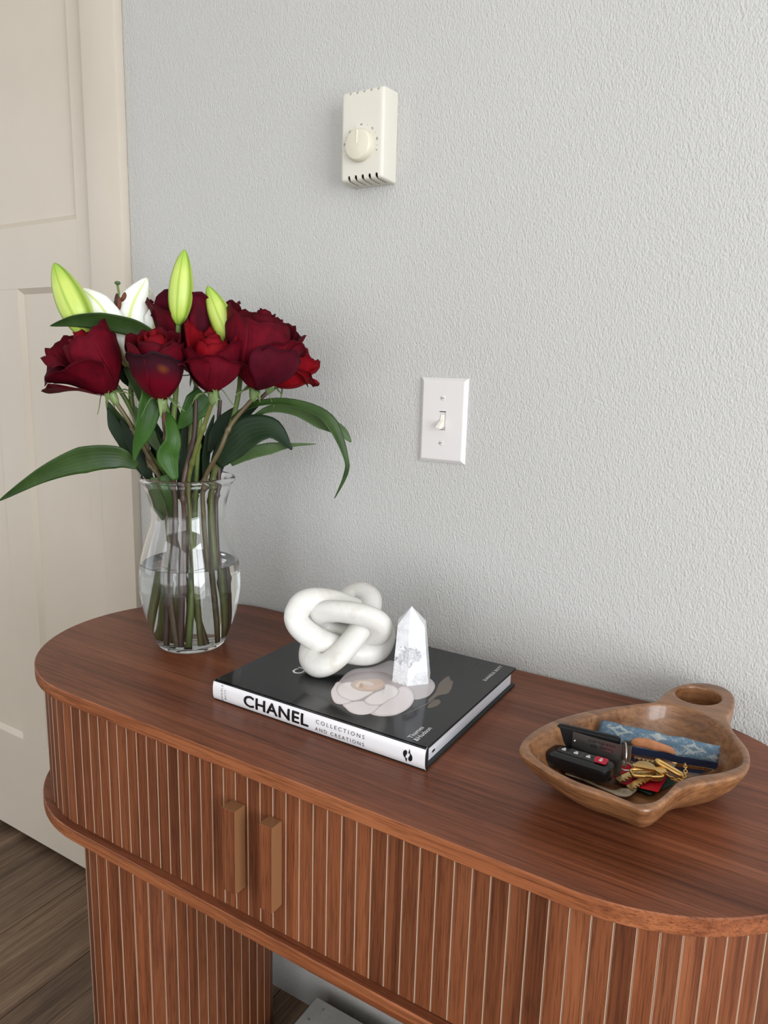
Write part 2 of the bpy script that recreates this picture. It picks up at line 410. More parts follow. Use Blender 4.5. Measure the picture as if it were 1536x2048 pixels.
# concrete pot on the floor under the table
M_CONC = Mat('concrete'); cc = M_CONC.coord()
M_CONC.color(M_CONC.mix(1, M_CONC.ramp(M_CONC.noise(cc, 14, 5, .6), [(.3, (.30, .30, .29, 1)), (.7, (.42, .42, .40, 1))]), M_CONC.ramp(M_CONC.noise(cc, 120, 2), [(.25, (.2,.2,.2,1)), (.34, (1,1,1,1))]), 'MULTIPLY'))
M_CONC.set(Roughness=.8); M_CONC.bump(M_CONC.noise(cc, 90, 4), .25, .002)
bm = BM(); cx, cy, hw = -.146+.125, -.155, .125; far = at_z(662, 2044, .06); n = 48; rr = .075; ccx, ccy = cx, min(far.y-rr, cy+.03)
def sq(k, h):
    t = 2*PI*k/n; c, s = math.cos(t), math.sin(t); m_ = max(abs(c), abs(s)); return (cx+h*c/m_, cy+h*s/m_)
L = [[(*sq(k, hw), ZF) for k in range(n)], [(*sq(k, hw), .058) for k in range(n)], [(*sq(k, hw-.002), .06) for k in range(n)]]
for r_, z_ in ((rr, .06), (rr-.003, .057), (rr-.006, .02)): L.append([(ccx+r_*math.cos(2*PI*k/n), ccy+r_*math.sin(2*PI*k/n), z_) for k in range(n)])
loft(bm, L); pot = tag(obj('concrete_planter', bm, M_CONC.m), 'square light grey concrete block with a round hollow, on the floor under the table', 'planter')

# ------------------------------------------------------------------ thermostat
M_TH = plain('aged_white_plastic', 'D2CEC2', .38); M_KN = plain('ivory_knob_plastic', 'D2CCB9', .35); M_INK = plain('grey_ink', '4A463E', .7); M_DK = plain('dark_slot', (.02, .018, .015, 1), .8)
tx0, tx1, tz0, tz1, td = -.1205, -.0520, 1.3575, 1.4705, -.033
th = tag(empty('thermostat', ((tx0+tx1)/2, 0, (tz0+tz1)/2)), 'off-white wall thermostat with a round dial and temperature scale', 'thermostat')
def rrect(x0, x1, z0, z1, rad_, y, n=5):
    out = []
    for cx_, cz_, a0 in ((x1-rad_, z0+rad_, -PI/2), (x1-rad_, z1-rad_, 0), (x0+rad_, z1-rad_, PI/2), (x0+rad_, z0+rad_, PI)):
        for k in range(n+1): a = a0+PI/2*k/n; out.append((cx_+rad_*math.cos(a), y, cz_+rad_*math.sin(a)))
    return out
def apply_bool(o, cutters):
    for c in cutters:
        md = o.modifiers.new('b', 'BOOLEAN'); md.operation = 'DIFFERENCE'; md.object = c; md.solver = 'EXACT'
    dg = bpy.context.evaluated_depsgraph_get(); me_ = bpy.data.meshes.new_from_object(o.evaluated_get(dg)); o.modifiers.clear(); old = o.data; o.data = me_; bpy.data.meshes.remove(old)
    for c in cutters: bpy.data.objects.remove(c)
bm = BM(); L = []
for y, i_, rd in ((-.0003, 0, .003), (td*.5, .0005, .003), (td+.0040, .0012, .0032), (td+.0018, .0019, .0034), (td+.0005, .0034, .0036), (td, .0055, .004)):
    L.append(rrect(tx0+i_, tx1-i_, tz0+i_, tz1-i_, rd, y))
for y, i_ in ((td+.0022, .0058), (td+.0042, .0042), (-.0003, .0026)): L.append(rrect(tx0+i_, tx1-i_, tz0+i_, tz1-i_, .002, y))
rws = loft(bm, L, False, False)
fc = bm.faces.new(rws[5]); bm.faces.new(rws[6])
n = len(rws[0])
for k in range(n):      # open the front strip between the outer front edge and the inner one, close the back rim
    f = [f for f in rws[5][k].link_faces if rws[6][k] in f.verts and rws[5][(k+1)%n] in f.verts]
    for x in f: bm.faces.remove(x)
    bm.faces.new((rws[0][k], rws[0][(k+1)%n], rws[8][(k+1)%n], rws[8][k]))
bmesh.ops.recalc_face_normals(bm, faces=bm.faces[:])
body = obj('housing', bm, M_TH, smooth=True, sharp=35)
for zz, sg_ in ((tz0, 1), (tz1, -1)):
    for k in range(5):
        x = tx0+.0148+k*.0108; hh = .0066 if sg_ > 0 else .0042; bm = BM()
        pf = [(x-.0023, zz-sg_*.004), (x+.0023, zz-sg_*.004)]+[(x+.0023*math.cos(PI*q/8), zz+sg_*(hh-.0006+.0023*math.sin(PI*q/8))) for q in range(9)]
        loft(bm, [[(a_, y, b_) for a_, b_ in pf] for y in (td-.004, -.005)]); bmesh.ops.recalc_face_normals(bm, faces=bm.faces[:])
        apply_bool(body, [obj('cutter', bm, None)])
plate = boxobj('back_plate', (tx0+.004, -.0022, tz0+.003), (tx1-.004, -.0016, tz1-.003), M_DK)
kc = at_y(721, 291.5, td); KX, KZ = kc.x, kc.z
bm = BM(); lathe(bm, [(0, 0), (.0204, 0), (.0204, .0040), (.0198, .0066), (.0183, .0090), (.0176, .0094), (0, .0096)], 56)
bmesh.ops.transform(bm, matrix=Matrix.Translation((KX, td+.0002, KZ)) @ Matrix.Rotation(PI/2, 4, 'X'), verts=bm.verts)
knob = obj('dial', bm, M_KN, smooth=True, sharp=50)
bm = BM(); box(bm, (-.0004, td-.0102, .001), (.0004, td-.0092, .0172)); bmesh.ops.transform(bm, matrix=Matrix.Translation((KX, 0, KZ)) @ Matrix.Rotation(math.radians(2), 4, 'Y'), verts=bm.verts)
mark = obj('pointer', bm, plain('pale_pointer', 'F4EEDC', .4))
ts = []
for s_, a in (('40', -80), ('50', -42), ('60', 2), ('70', 43), ('80', 78), ('F', 108)):
    t = math.radians(a); R_ = .0248; d_ = V(math.sin(t), 0, math.cos(t)); x_ = V(math.cos(t), 0, -math.sin(t))
    ln = .0034 if len(s_) == 2 else .0015
    ts.append(text_on('lettering', s_, V(KX, td-.00015, KZ)+d_*R_-x_*ln/2, x_, d_, ln, .0024, M_INK, None))
for a in (-98, -61, -20, 22, 60, 95):
    t = math.radians(a); bm = BM(); bmesh.ops.create_circle(bm, cap_ends=True, segments=8, radius=.00042, matrix=Matrix.Translation((KX+.0260*math.sin(t), td-.00015, KZ+.0260*math.cos(t))) @ Matrix.Rotation(PI/2, 4, 'X'))
    ts.append(obj('scale_dot', bm, M_INK))
adopt(th, body, plate, knob, mark, *ts)

# ------------------------------------------------------------------ light switch
M_SW = plain('white_switch_plastic', 'D3CFCD', .32); M_SW2 = plain('cream_toggle_plastic', 'E6E0D4', .3)
sw = tag(empty('light_switch', (.035, 0, 1.047)), 'white toggle light switch with a screwed wall plate', 'light switch')
sx0, sx1, sz0, sz1 = 0.0, .0698, .99, 1.1043
bm = BM(); L = []
for y, i_ in ((-.0001, 0), (-.0018, 0), (-.0052, .0040), (-.0056, .0052)):
    L.append([(sx0+i_, y, sz0+i_), (sx1-i_, y, sz0+i_), (sx1-i_, y, sz1-i_), (sx0+i_, y, sz1-i_)])
loft(bm, L); bmesh.ops.recalc_face_normals(bm, faces=bm.faces[:]); pl = obj('wall_plate', bm, M_SW)
SCX = .0349; SCZ = 1.0475
bm = BM(); box(bm, (SCX-.0052, -.02, SCZ-.0125), (SCX+.0052, -.0015, SCZ+.0125)); c1 = obj('cutter', bm, None); apply_bool(pl, [c1])
bm = BM(); box(bm, (SCX-.0050, -.0046, SCZ-.0118), (SCX+.0050, -.0030, SCZ+.0112)); 
ins = obj('switch_frame', bm, M_SW); bm = BM(); box(bm, (SCX-.0034, -.02, SCZ-.0098), (SCX+.0034, -.0035, SCZ+.0094)); c1 = obj('cutter', bm, None); apply_bool(ins, [c1])
bk = boxobj('switch_well', (SCX-.0052, -.0021, SCZ-.0125), (SCX+.0052, -.0016, SCZ+.0125), M_DK)
bm = BM()   # toggle pointing down and out
A_ = [(-.0029, -.0030, .0085), (.0029, -.0030, .0085), (.0029, -.0026, -.0020), (-.0029, -.0026, -.0020)]
B_ = [(-.0029, -.0052, .0075), (.0029, -.0052, .0075), (.0030, -.0066, -.0035), (-.0030, -.0066, -.0035)]
prof = [(-.003, .0088), (-.0046, .0086), (-.0060, .0012), (-.0178, -.0064), (-.0186, -.0074), (-.0176, -.0108), (-.0164, -.0112), (-.003, -.0085)]
loft(bm, [[(SCX+sx_, y_, SCZ+z_) for y_, z_ in prof] for sx_ in (-.0029, .0029)]); bmesh.ops.recalc_face_normals(bm, faces=bm.faces[:])
bmesh.ops.bevel(bm, geom=bm.edges[:], offset=.0004, segments=1, affect='EDGES')
tg = obj('toggle', bm, M_SW2)
def screw(z, a):
    bm = BM(); lathe(bm, [(0, 0), (.0033, 0), (.0033, .0006), (.0026, .0012), (0, .0014)], 24)
    bmesh.ops.transform(bm, matrix=Matrix.Translation((SCX, -.0054, z)) @ Matrix.Rotation(PI/2, 4, 'X'), verts=bm.verts)
    o = obj('screw', bm, M_SW, smooth=True, sharp=40)
    bm = BM(); box(bm, (-.0029, -.00025, -.00033), (.0029, .0002, .00033)); bmesh.ops.transform(bm, matrix=Matrix.Translation((SCX, -.00685, z)) @ Matrix.Rotation(math.radians(a), 4, 'Y'), verts=bm.verts)
    s = obj('slot', bm, plain('screw_slot_shadowed', (.10, .095, .09, 1), .8)); s.parent = o
    return o
adopt(sw, pl, ins, bk, tg, screw(SCZ+.0302, 0), screw(SCZ-.0302, -22))

# ------------------------------------------------------------------ book
BX0, BX1, BY0, BY1 = -.1045, .1805, -.3025, -.0580; BH = .0245; ZB = ZT+BH
M_COV = Mat('glossy_black_jacket'); M_COV.color((.012, .012, .013, 1)); M_COV.set(Roughness=.10); M_COV.b.inputs['Specular IOR Level'].default_value = .42
M_BRD = plain('black_board', (.008, .010, .011, 1), .5); M_SPN = plain('white_spine_paper', 'E4E2E4', .3)
M_PAG = Mat('page_edges'); pc = M_PAG.coord((2, 2, 900)); M_PAG.color(M_PAG.ramp(M_PAG.noise(pc, 1, 3, .7), [(.35, (.42, .42, .46, 1)), (.55, (.70, .70, .73, 1))])); M_PAG.set(Roughness=.7)
M_BLK = plain('black_print', (.006, .006, .007, 1), .3); M_GRY = plain('thin_grey_print', (.05, .05, .055, 1), .4); M_WPR = plain('white_print', (.75, .75, .75, 1), .3)
book = tag(empty('book', ((BX0+BX1)/2, (BY0+BY1)/2, ZT)), 'large hardcover fashion book in a black jacket with white spine, lying flat', 'book')
pages = boxobj('pages', (BX0+.004, BY0+.004, ZT+.0032), (BX1-.0045, BY1-.005, ZB-.0032), M_PAG)
back = boxobj('back_cover', (BX0, BY0+.002, ZT+.0001), (BX1, BY1, ZT+.0030), M_BRD, bev=.0008)
frontc = boxobj('front_cover', (BX0, BY0+.002, ZB-.0030), (BX1, BY1, ZB-.0004), M_BRD, bev=.0008)
bm = BM(); box(bm, (BX0+.0002, BY0+.0015, ZB-.0004), (BX1-.0002, BY1-.0002, ZB)); jac = obj('jacket', bm, M_COV.m)
def ysp(z):
    t = (z-ZT)/BH*2-1; return BY0+.0030*(abs(t)**3.2)+.0002*0
bm = BM(); L = []; nz = 14
for xx in (BX0, BX1):
    row = [(xx, ysp(ZT+BH*(k/nz)), ZT+.0002+(BH-.0002)*(k/nz)) for k in range(nz+1)]
    row += [(xx, BY0+.0048, ZB), (xx, BY0+.0048, ZT+.0002)]
    L.append(row)
loft(bm, L); bmesh.ops.recalc_face_normals(bm, faces=bm.faces[:]); spine = obj('spine', bm, M_SPN, smooth=True, sharp=30)
# black board edge seen at the right end of the spine
bm = BM(); L = []
for xx in (BX1+.0001, BX1+.0012):
    row = [(xx, ysp(ZT+BH*(k/nz))+.0004, ZT+.0002+(BH-.0003)*(k/nz)) for k in range(nz+1)]
    row += [(xx, BY0+.0052, ZB-.0002), (xx, BY0+.0052, ZT+.0002)]; L.append(row)
loft(bm, L); bmesh.ops.recalc_face_normals(bm, faces=bm.faces[:]); sp2 = obj('spine_board', bm, M_BRD)
bkids = [pages, back, frontc, jac, spine, sp2]
def onsp(c): return V(c.x, ysp(c.z)-.00025+(c.y-BY0), c.z)
def spx(px, py): p = at_y(px, py, BY0); return p
def sp_text(s, a, b, z0, h, mat, bold=0, spacing=1.0):
    xa, xb = spx(*a).x, spx(*b).x
    bkids.append(text_on('lettering', s, (xa, BY0, z0), (1,0,0), (0,0,1), xb-xa, h, mat, None, bold, spacing, fn=onsp, sub=2))
sp_text('CHANEL', (487.5, 1410), (617, 1450), ZT+.0058, .0142, M_BLK, .028, 1.06)
sp_text('COLLECTIONS', (632, 1445), (729, 1478), ZT+.0138, .0043, M_GRY, -.006, 1.5)
sp_text('AND CREATIONS', (630, 1462), (728, 1493), ZT+.0052, .0043, M_GRY, -.006, 1.4)
for s_, px_, z0_, ln_ in (('DANIELE', 445.5, ZT+.0028, .0190), ('BOTT', 452.5, ZT+.0058, .0115)):
    xa = spx(px_, 1385).x
    bkids.append(text_on('lettering', s_, (xa, BY0, z0_), (0,0,1), (-1,0,0), ln_, .0027, M_GRY, None, -.004, 1.5, fn=onsp, sub=1))
# emblem: two curved fish chasing each other
lc = spx(815.5, 1514); 
def fish(rot):
    pts = []; nn = 14; c = V(lc.x, BY0, ZT+.0118)
    bm = BM(); up = []; dn = []
    for k in range(nn+1):
        u = k/nn; a = math.radians(158)*u+math.radians(-80)
        R_ = .0036; w_ = .0021*math.sin(PI*min(1, u/.86)**.62)+.0001
        if u > .80: w_ = .0003+(u-.80)/.20*.0019; R_ += (u-.8)*.005
        up.append(((R_+w_)*math.cos(a), (R_+w_)*math.sin(a)*1.15)); dn.append(((R_-w_)*math.cos(a), (R_-w_)*math.sin(a)*1.15))
    vs = []
    for P in (up, dn):
        row = []
        for x, z in P:
            if rot: x, z = -x, -z
            row.append(bm.verts.new(onsp(V(c.x+x, BY0, c.z+z))))
        vs.append(row)
    for k in range(nn): bm.faces.new((vs[0][k], vs[0][k+1], vs[1][k+1], vs[1][k]))
    bm.normal_update(); 
    for f in bm.faces:
        if f.normal.y > 0: f.normal_flip()
    return obj('fish_emblem', bm, M_BLK)
bkids += [fish(0), fish(1)]
# jacket print
ZP = ZB+.00008
def cover_text(s, a, b, h, bold=0, spacing=1.0, mat=M_WPR):
    A, B = at_z(*a, ZB), at_z(*b, ZB)
    bkids.append(text_on('lettering', s, (A.x, A.y, ZP), (0,1,0), (-1,0,0), B.y-A.y, h, mat, None, bold, spacing))
cover_text('Thames', (823, 1477), (855, 1457), .0052, 0)
cover_text('&Hudson', (835, 1482.5), (868, 1458), .0055, 0)
cover_text('DANIELE BOTT', (972, 1362), (1010, 1334), .0042, 0, 1.2)
C0 = at_z(591, 1347, ZB)
bkids.append(text_on('lettering', 'CHANEL', (C0.x+.006, C0.y, ZP), (0,1,0), (-1,0,0), .082, .0150, M_WPR, None, .02))
def cpx(x, y): return at_z(640+x/5.486, 1300+y/5.486, ZB)
def printed(pts, level, cin, cedge, name='printed_petal', shrink=.84):
    P = catmull([V(*cpx(x, y)[:2], 0) for x, y in pts], 64, True); c = sum(P, V(0,0,0))/len(P); z = ZB+.00006+level*.00003
    bm = BM(); lay = bm.loops.layers.float_color.new('print'); 
    o1 = [bm.verts.new((p.x, p.y, z)) for p in P]; o2 = [bm.verts.new((c.x+(p.x-c.x)*.97, c.y+(p.y-c.y)*.97, z)) for p in P]; o3 = [bm.verts.new((c.x+(p.x-c.x)*shrink, c.y+(p.y-c.y)*shrink, z)) for p in P]
    cv = bm.verts.new((c.x, c.y, z)); val = {}
    mixc = tuple(a*.6+b*.4 for a, b in zip(cin, cedge))
    for v in o1: val[v] = cedge
    for v in o2: val[v] = mixc
    for v in o3: val[v] = cin
    val[cv] = cin
    n = len(P)
    for a, b in ((o1, o2), (o2, o3)):
        for i in range(n): bm.faces.new((a[i], a[(i+1)%n], b[(i+1)%n], b[i]))
    for i in range(n): bm.faces.new((o3[i], o3[(i+1)%n], cv))
    for f in bm.faces:
        for l in f.loops: l[lay] = val[l.vert]
    bm.normal_update()
    for f in bm.faces:
        if f.normal.z < 0: f.normal_flip()
    bkids.append(obj(name, bm, M_PRN))
M_PRNm = Mat('jacket_flower_print'); at_ = M_PRNm.n('ShaderNodeVertexColor'); at_.layer_name = 'print'; M_PRNm.color(at_.outputs[0]); M_PRNm.set(Roughness=.14); M_PRN = M_PRNm.m
W1 = (.76, .69, .69, 1); W2 = (.34, .27, .27, 1); W3 = (.82, .76, .75, 1)
printed([(1180,550),(1260,470),(1310,360),(1410,285),(1435,330),(1462,345),(1450,400),(1440,430),(1400,480),(1290,505),(1200,570)], 0, (.13,.105,.085,1), (.05,.04,.035,1), 'printed_leaf')
printed([(1180,635),(1200,590),(1290,540),(1325,570),(1290,610),(1220,635)], 1, (.12,.095,.075,1), (.06,.05,.04,1), 'printed_leaf')
stk_ = catmull([cpx(x, y) for x, y in ((640, 733), (800, 733), (950, 696), (1085, 636), (1195, 580), (1260, 540))], 30); bm = BM(); rr_ = [[], []]
for i_, p_ in enumerate(stk_):
    T_ = (stk_[min(i_+1, 30)]-stk_[max(i_-1, 0)]).normalized(); sd_ = V(-T_.y, T_.x, 0)*(.0003+.0007*i_/30)
    rr_[0].append(bm.verts.new(V(p_.x, p_.y, ZB+.0001)-sd_)); rr_[1].append(bm.verts.new(V(p_.x, p_.y, ZB+.0001)+sd_))
for i_ in range(30): bm.faces.new((rr_[0][i_], rr_[0][i_+1], rr_[1][i_+1], rr_[1][i_]))
bkids.append(obj('printed_stalk', bm, plain('printed_stalk_tone', (.11, .095, .085, 1), .15)))
printed([(900,390),(1000,300),(1100,250),(1210,315),(1258,370),(1255,430),(1200,500),(1120,535),(1040,545),(950,500)], 2, (.5,.46,.46,1), (.38,.34,.34,1))
printed([(205,370),(230,320),(300,250),(400,205),(560,190),(700,140),(780,115),(900,160),(960,300),(960,400),(880,400),(700,380),(500,420),(300,420)], 3, (.52,.48,.49,1), W2)
printed([(205,350),(150,400),(122,460),(137,540),(175,588),(250,600),(340,688),(440,713),(560,702),(720,728),(925,668),(1032,540),(1026,480),(920,390),(720,250),(400,250)], 3.5, (.45,.40,.40,1), (.36,.31,.31,1), 'printed_petal')
printed([(555,700),(600,660),(680,600),(780,520),(860,420),(920,390),(990,420),(1030,480),(1035,540),(1000,610),(930,670),(830,715),(720,730),(620,725)], 4, W1, W2)
printed([(250,600),(350,570),(480,560),(600,590),(660,610),(620,660),(560,700),(440,715),(340,690),(280,640)], 5, W1, W2)
printed([(200,350),(150,400),(120,460),(135,540),(175,590),(250,600),(340,575),(380,500),(330,400)], 6, W1, W2)
printed([(480,560),(520,520),(600,470),(700,430),(720,375),(790,385),(850,420),(870,460),(840,510),(760,550),(680,600),(600,612),(520,600)], 7, W3, W2)
printed([(180,440),(210,380),(330,350),(480,400),(600,450),(480,530),(390,560),(300,550),(210,500)], 8, W3, W2)
printed([(340,370),(400,335),(520,325),(640,320),(715,365),(700,410),(620,450),(540,460),(430,450),(350,410)], 9, (.60,.46,.38,1), (.55,.48,.45,1), 'printed_heart')
printed([(380,395),(420,350),(500,340),(560,352),(600,380),(560,400),(500,385),(440,400),(410,420)], 9.5, (.70,.60,.55,1), (.50,.36,.28,1), 'printed_heart')
printed([(480,420),(560,395),(640,372),(700,365),(690,400),(620,432),(545,446)], 9.7, (.66,.50,.42,1), (.48,.33,.25,1), 'printed_heart')
printed([(430,385),(450,365),(475,380),(470,410),(445,415)], 10, (.55,.33,.20,1), (.62,.48,.40,1), 'printed_heart')
# small dark tab on the page edge
tb0 = on(867, 1501, (BX1-.0044, 0, 0), (1,0,0))
bkids.append(boxobj('ribbon_marker', (BX1-.0048, tb0.y-.003, tb0.z-.0012), (BX1-.0042, tb0.y+.003, tb0.z+.0012), M_BLK))
adopt(book, *bkids)

# ------------------------------------------------------------------ marble knot: three carved links that pass through each other
M_MAR = Mat('white_marble'); mc = M_MAR.coord()
vn = M_MAR.noise(mc, 22, 6, .6, 1.5)
mcol = M_MAR.mix(1.0, M_MAR.ramp(vn, [(.30, (.56, .53, .47, 1)), (.45, (.65, .63, .59, 1)), (.7, (.69, .68, .655, 1))]), M_MAR.ramp(M_MAR.noise(mc, 260, 3, .7), [(.2, (.93,.93,.93,1)), (.5, (1,1,1,1))]), 'MULTIPLY')
M_MAR.color(mcol); M_MAR.set(Roughness=.42, Subsurface_Weight=.15); M_MAR.b.inputs['Subsurface Radius'].default_value = (.01, .009, .008); M_MAR.b.inputs['Subsurface Scale'].default_value = .4
M_MAR.bump(M_MAR.noise(mc, 160, 4), .06, .001)
KS = 1/1605.0
kc0 = at_z(660, 1345, ZB); kdep = (kc0-CAM).dot(CF)+.012
KC = CAM + ray(683, 1262)*kdep
def kp(x, y, t): return KC + (CR*x + CU*y - CF*t)*KS
rings = [((-2, -1, -5), (-83, 36, 20), (16, 36, -15)),
         ((14, 5, 0), (64, -6, 18), (2, 27, 29)),
         ((-2, -5, -12), (-50, -61, 40), (26, -16, 34))]
bm = BM(); allp = []
for c, l, s in rings:
    pts = []
    for k in range(72):
        t = 2*PI*k/72; ct, st = math.cos(t), math.sin(t)
        a = abs(ct)**.86*(1 if ct >= 0 else -1); b = abs(st)**.80*(1 if st >= 0 else -1)
        pts.append(kp(*[c[i]+l[i]*a+s[i]*b for i in range(3)]))
    cen = kp(*c); nrm = (pts[0]-cen).cross(pts[18]-cen).normalized()
    tube(bm, pts, 24.5*KS, 28, True, sq=.82, upv=nrm)
mz = min(v.co.z for v in bm.verts)
for v in bm.verts: v.co.z += ZB-mz-.0002
bmesh.ops.recalc_face_normals(bm, faces=bm.faces[:])
kn = tag(obj('knot_sculpture', bm, M_MAR.m, smooth=True), 'white marble knot sculpture of interlocked loops resting on the black book', 'sculpture')

# ------------------------------------------------------------------ quartz tower
M_QZ = Mat('white_quartz'); qc = M_QZ.coord()
qn = M_QZ.noise(qc, 55, 7, .7, .8)
vc = M_QZ.n('ShaderNodeVertexColor'); vc.layer_name = 'cavity'
M_QZ.color(M_QZ.mix(vc.outputs[0], M_QZ.mix(M_QZ.ramp(M_QZ.noise(qc, 38, 4, .6, .5), [(.58, (0,0,0,1)), (.72, (1,1,1,1))]), M_QZ.ramp(qn, [(.3, (.58,.58,.60,1)), (.55, (.76,.76,.78,1)), (.8, (.84,.84,.86,1))]), (.66, .58, .51, 1)), (.56, .56, .57, 1)))
M_QZ.set(Roughness=.3, Subsurface_Weight=.25); M_QZ.b.inputs['Subsurface Radius'].default_value = (.01, .01, .01); M_QZ.b.inputs['Subsurface Scale'].default_value = .5
M_QZ.bump(M_QZ.noise(qc, 300, 5, .7), .35, .0012)
qb = at_z(822, 1350, ZB); ql = at_z(779, 1356, ZB); qr_ = at_z(861, 1362, ZB)
qc0 = V((ql.x+qr_.x)/2, (ql.y+qr_.y)/2, ZB)+V(-.002, .006, 0)
fdir = (CAM-qc0); fdir.z = 0; fdir.normalize(); fa = math.atan2(fdir.y, fdir.x)
bm = BM(); cl = bm.loops.layers.float_color.new('cavity'); nsd, ncol, nrow = 6, 22, 96
angs = [fa+math.radians(a) for a in (-8-48, -8, 52, 118, 178, 236)]
def rad(h):
    if h < .070: return .0268+(.0196-.0268)*(h/.070)
    return .0196*(1-(h-.070)/.0205)
mask = {}
rows = []
for j in range(nrow+1):
    h = .0905*j/nrow; row = []
    r = max(rad(h), .0003)
    for s in range(nsd):
        a0, a1 = angs[s], angs[(s+1) % nsd]
        A = V(r*math.cos(a0), r*math.sin(a0), 0); B = V(r*math.cos(a1), r*math.sin(a1), 0)
        for i in range(ncol):
            t = i/ncol; p = A.lerp(B, t); n_ = p.normalized()
            lean = V(CR.x, CR.y, 0)*(-.002*(h/.09))
            q = qc0+p+V(0, 0, h)+lean
            nn = mnoise.fractal(q*95, 1.0, 2.0, 5)
            rel = q-qc0; cxr = rel.dot(V(CR.x, CR.y, 0).normalized()); fr = rel.dot(fdir)
            mk = 0.0
            if fr > 0:
                e = ((cxr+.003)/.0155)**2+((h-.036-(cxr)*.25)/.0100)**2
                f = 1.15-e+nn*1.9
                mk = max(0.0, min(1.0, f*2.2)) if e < 2.2 else 0.0
            rough = mnoise.noise(q*420)*.00035*(1.0 if h < .03 else .35)
            if h < .002: rough += mnoise.noise(q*260)*.0008
            q = q-n_*(mk*(.0036+.0009*mnoise.noise(q*260)))+n_*rough
            v = bm.verts.new(q); mask[v] = mk; row.append(v)
    rows.append(row)
n = len(rows[0])
for a, b in zip(rows, rows[1:]):
    for i in range(n): bm.faces.new((a[i], a[(i+1)%n], b[(i+1)%n], b[i]))
bm.faces.new(list(reversed(rows[0]))); bm.faces.new(rows[-1])
for f in bm.faces:
    for l in f.loops: k = mask[l.vert]; l[cl] = (k, k, k, 1)
tag(obj('crystal_point', bm, M_QZ.m), 'white quartz crystal tower with a grey geode hollow, standing upright on the book', 'crystal')

# ------------------------------------------------------------------ glass vase and water
VX, VY = -.2615, -.1843
M_GL = Mat('clear_glass'); M_GL.color((.985, .995, .99, 1)); M_GL.set(Roughness=0.0, IOR=1.47, Transmission_Weight=1.0)
M_WA = Mat('water'); M_WA.color((.97, .99, .985, 1)); M_WA.set(Roughness=0.0, IOR=1.33, Transmission_Weight=1.0)
outer = [(.0, .0005), (.040, .0), (.0450, .0010), (.0475, .004), (.0540, .020), (.0640, .050), (.0688, .080), (.0692, .092), (.0672, .120), (.0600, .150), (.0515, .175), (.0500, .188), (.0512, .202), (.0560, .221), (.0592, .230), (.0622, .2335), (.0640, .2370), (.0634, .2405), (.0608, .2420)]
inner_ = [(.0588, .2400), (.0570, .2320), (.0530, .2190), (.0482, .202), (.0472, .188), (.0487, .175), (.0572, .150), (.0645, .120), (.0666, .092), (.0662, .080), (.0613, .050), (.0508, .020), (.0440, .0080), (.0400, .0062), (0, .0055)]
def smoothprof(P, n): return [(max(0, p.x), p.y) for p in catmull([V(r, z, 0) for r, z in P], n)]
bm = BM(); lathe(bm, smoothprof(outer, 90)+smoothprof(inner_, 80), 96, (VX, VY, ZT)); bmesh.ops.recalc_face_normals(bm, faces=bm.faces[:])
vase = tag(obj('vase', bm, M_GL.m, smooth=True), 'clear glass vase half full of water holding red roses and lilies', 'vase')
wp = [(0, .0052), (.0398, .0059), (.0443, .0078), (.0511, .020), (.0616, .050), (.0665, .080), (.0669, .092), (.0648, .120), (.0645, .1212), (.063, .1205), (0, .1203)]
bm = BM(); lathe(bm, smoothprof(wp[:8], 50)+wp[8:], 96, (VX, VY, ZT)); bmesh.ops.recalc_face_normals(bm, faces=bm.faces[:])
wa = obj('water', bm, M_WA.m, vase, smooth=True)
wa['label'] = 'clear water'

# ------------------------------------------------------------------ flowers
NH = V(CF.x, CF.y, 0).normalized()                 # horizontal, away from the camera
RH = V(CR.x, CR.y, 0).normalized()
def vp(px, py, d=0.0): return on(px, py, V(VX, VY, 0)-NH*d, NH)      # a point d in front of the vase's upright axis
def petal_mat(name, c0, c1, dark=(.02, .002, .006, 1), dk=.5):
    m = Mat(name); uv = m.n('ShaderNodeUVMap'); sp = m.n('ShaderNodeSeparateXYZ'); m.l(uv.outputs[0], sp.inputs[0])
    n = m.noise(m.coord((1,1,1)), 45, 4, .6, .5)
    base = m.ramp(n, [(.3, c0), (.7, c1)])
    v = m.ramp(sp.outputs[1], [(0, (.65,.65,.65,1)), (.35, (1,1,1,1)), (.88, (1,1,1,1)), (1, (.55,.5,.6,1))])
    wv = m.n('ShaderNodeMapping'); m.l(uv.outputs[0], wv.inputs[0]); wv.inputs['Scale'].default_value = (34, 1.2, 1)
    vein = m.noise(wv.outputs[0], 1, 3, .6)
    base = m.mix(1, base, v, 'MULTIPLY'); base = m.mix(.35, base, m.ramp(vein, [(.35, (.6,.6,.6,1)), (.6, (1.1,1.1,1.1,1))]), 'MULTIPLY')
    m.color(base); m.set(Roughness=.75)
    m.b.inputs['Specular IOR Level'].default_value = .12
    m.bump(vein, .12, .001)
    return m.m
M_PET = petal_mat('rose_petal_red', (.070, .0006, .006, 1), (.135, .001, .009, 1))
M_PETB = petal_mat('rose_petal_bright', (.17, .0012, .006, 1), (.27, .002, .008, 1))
M_PETD = petal_mat('rose_petal_dark', (.045, .001, .007, 1), (.085, .0015, .010, 1))
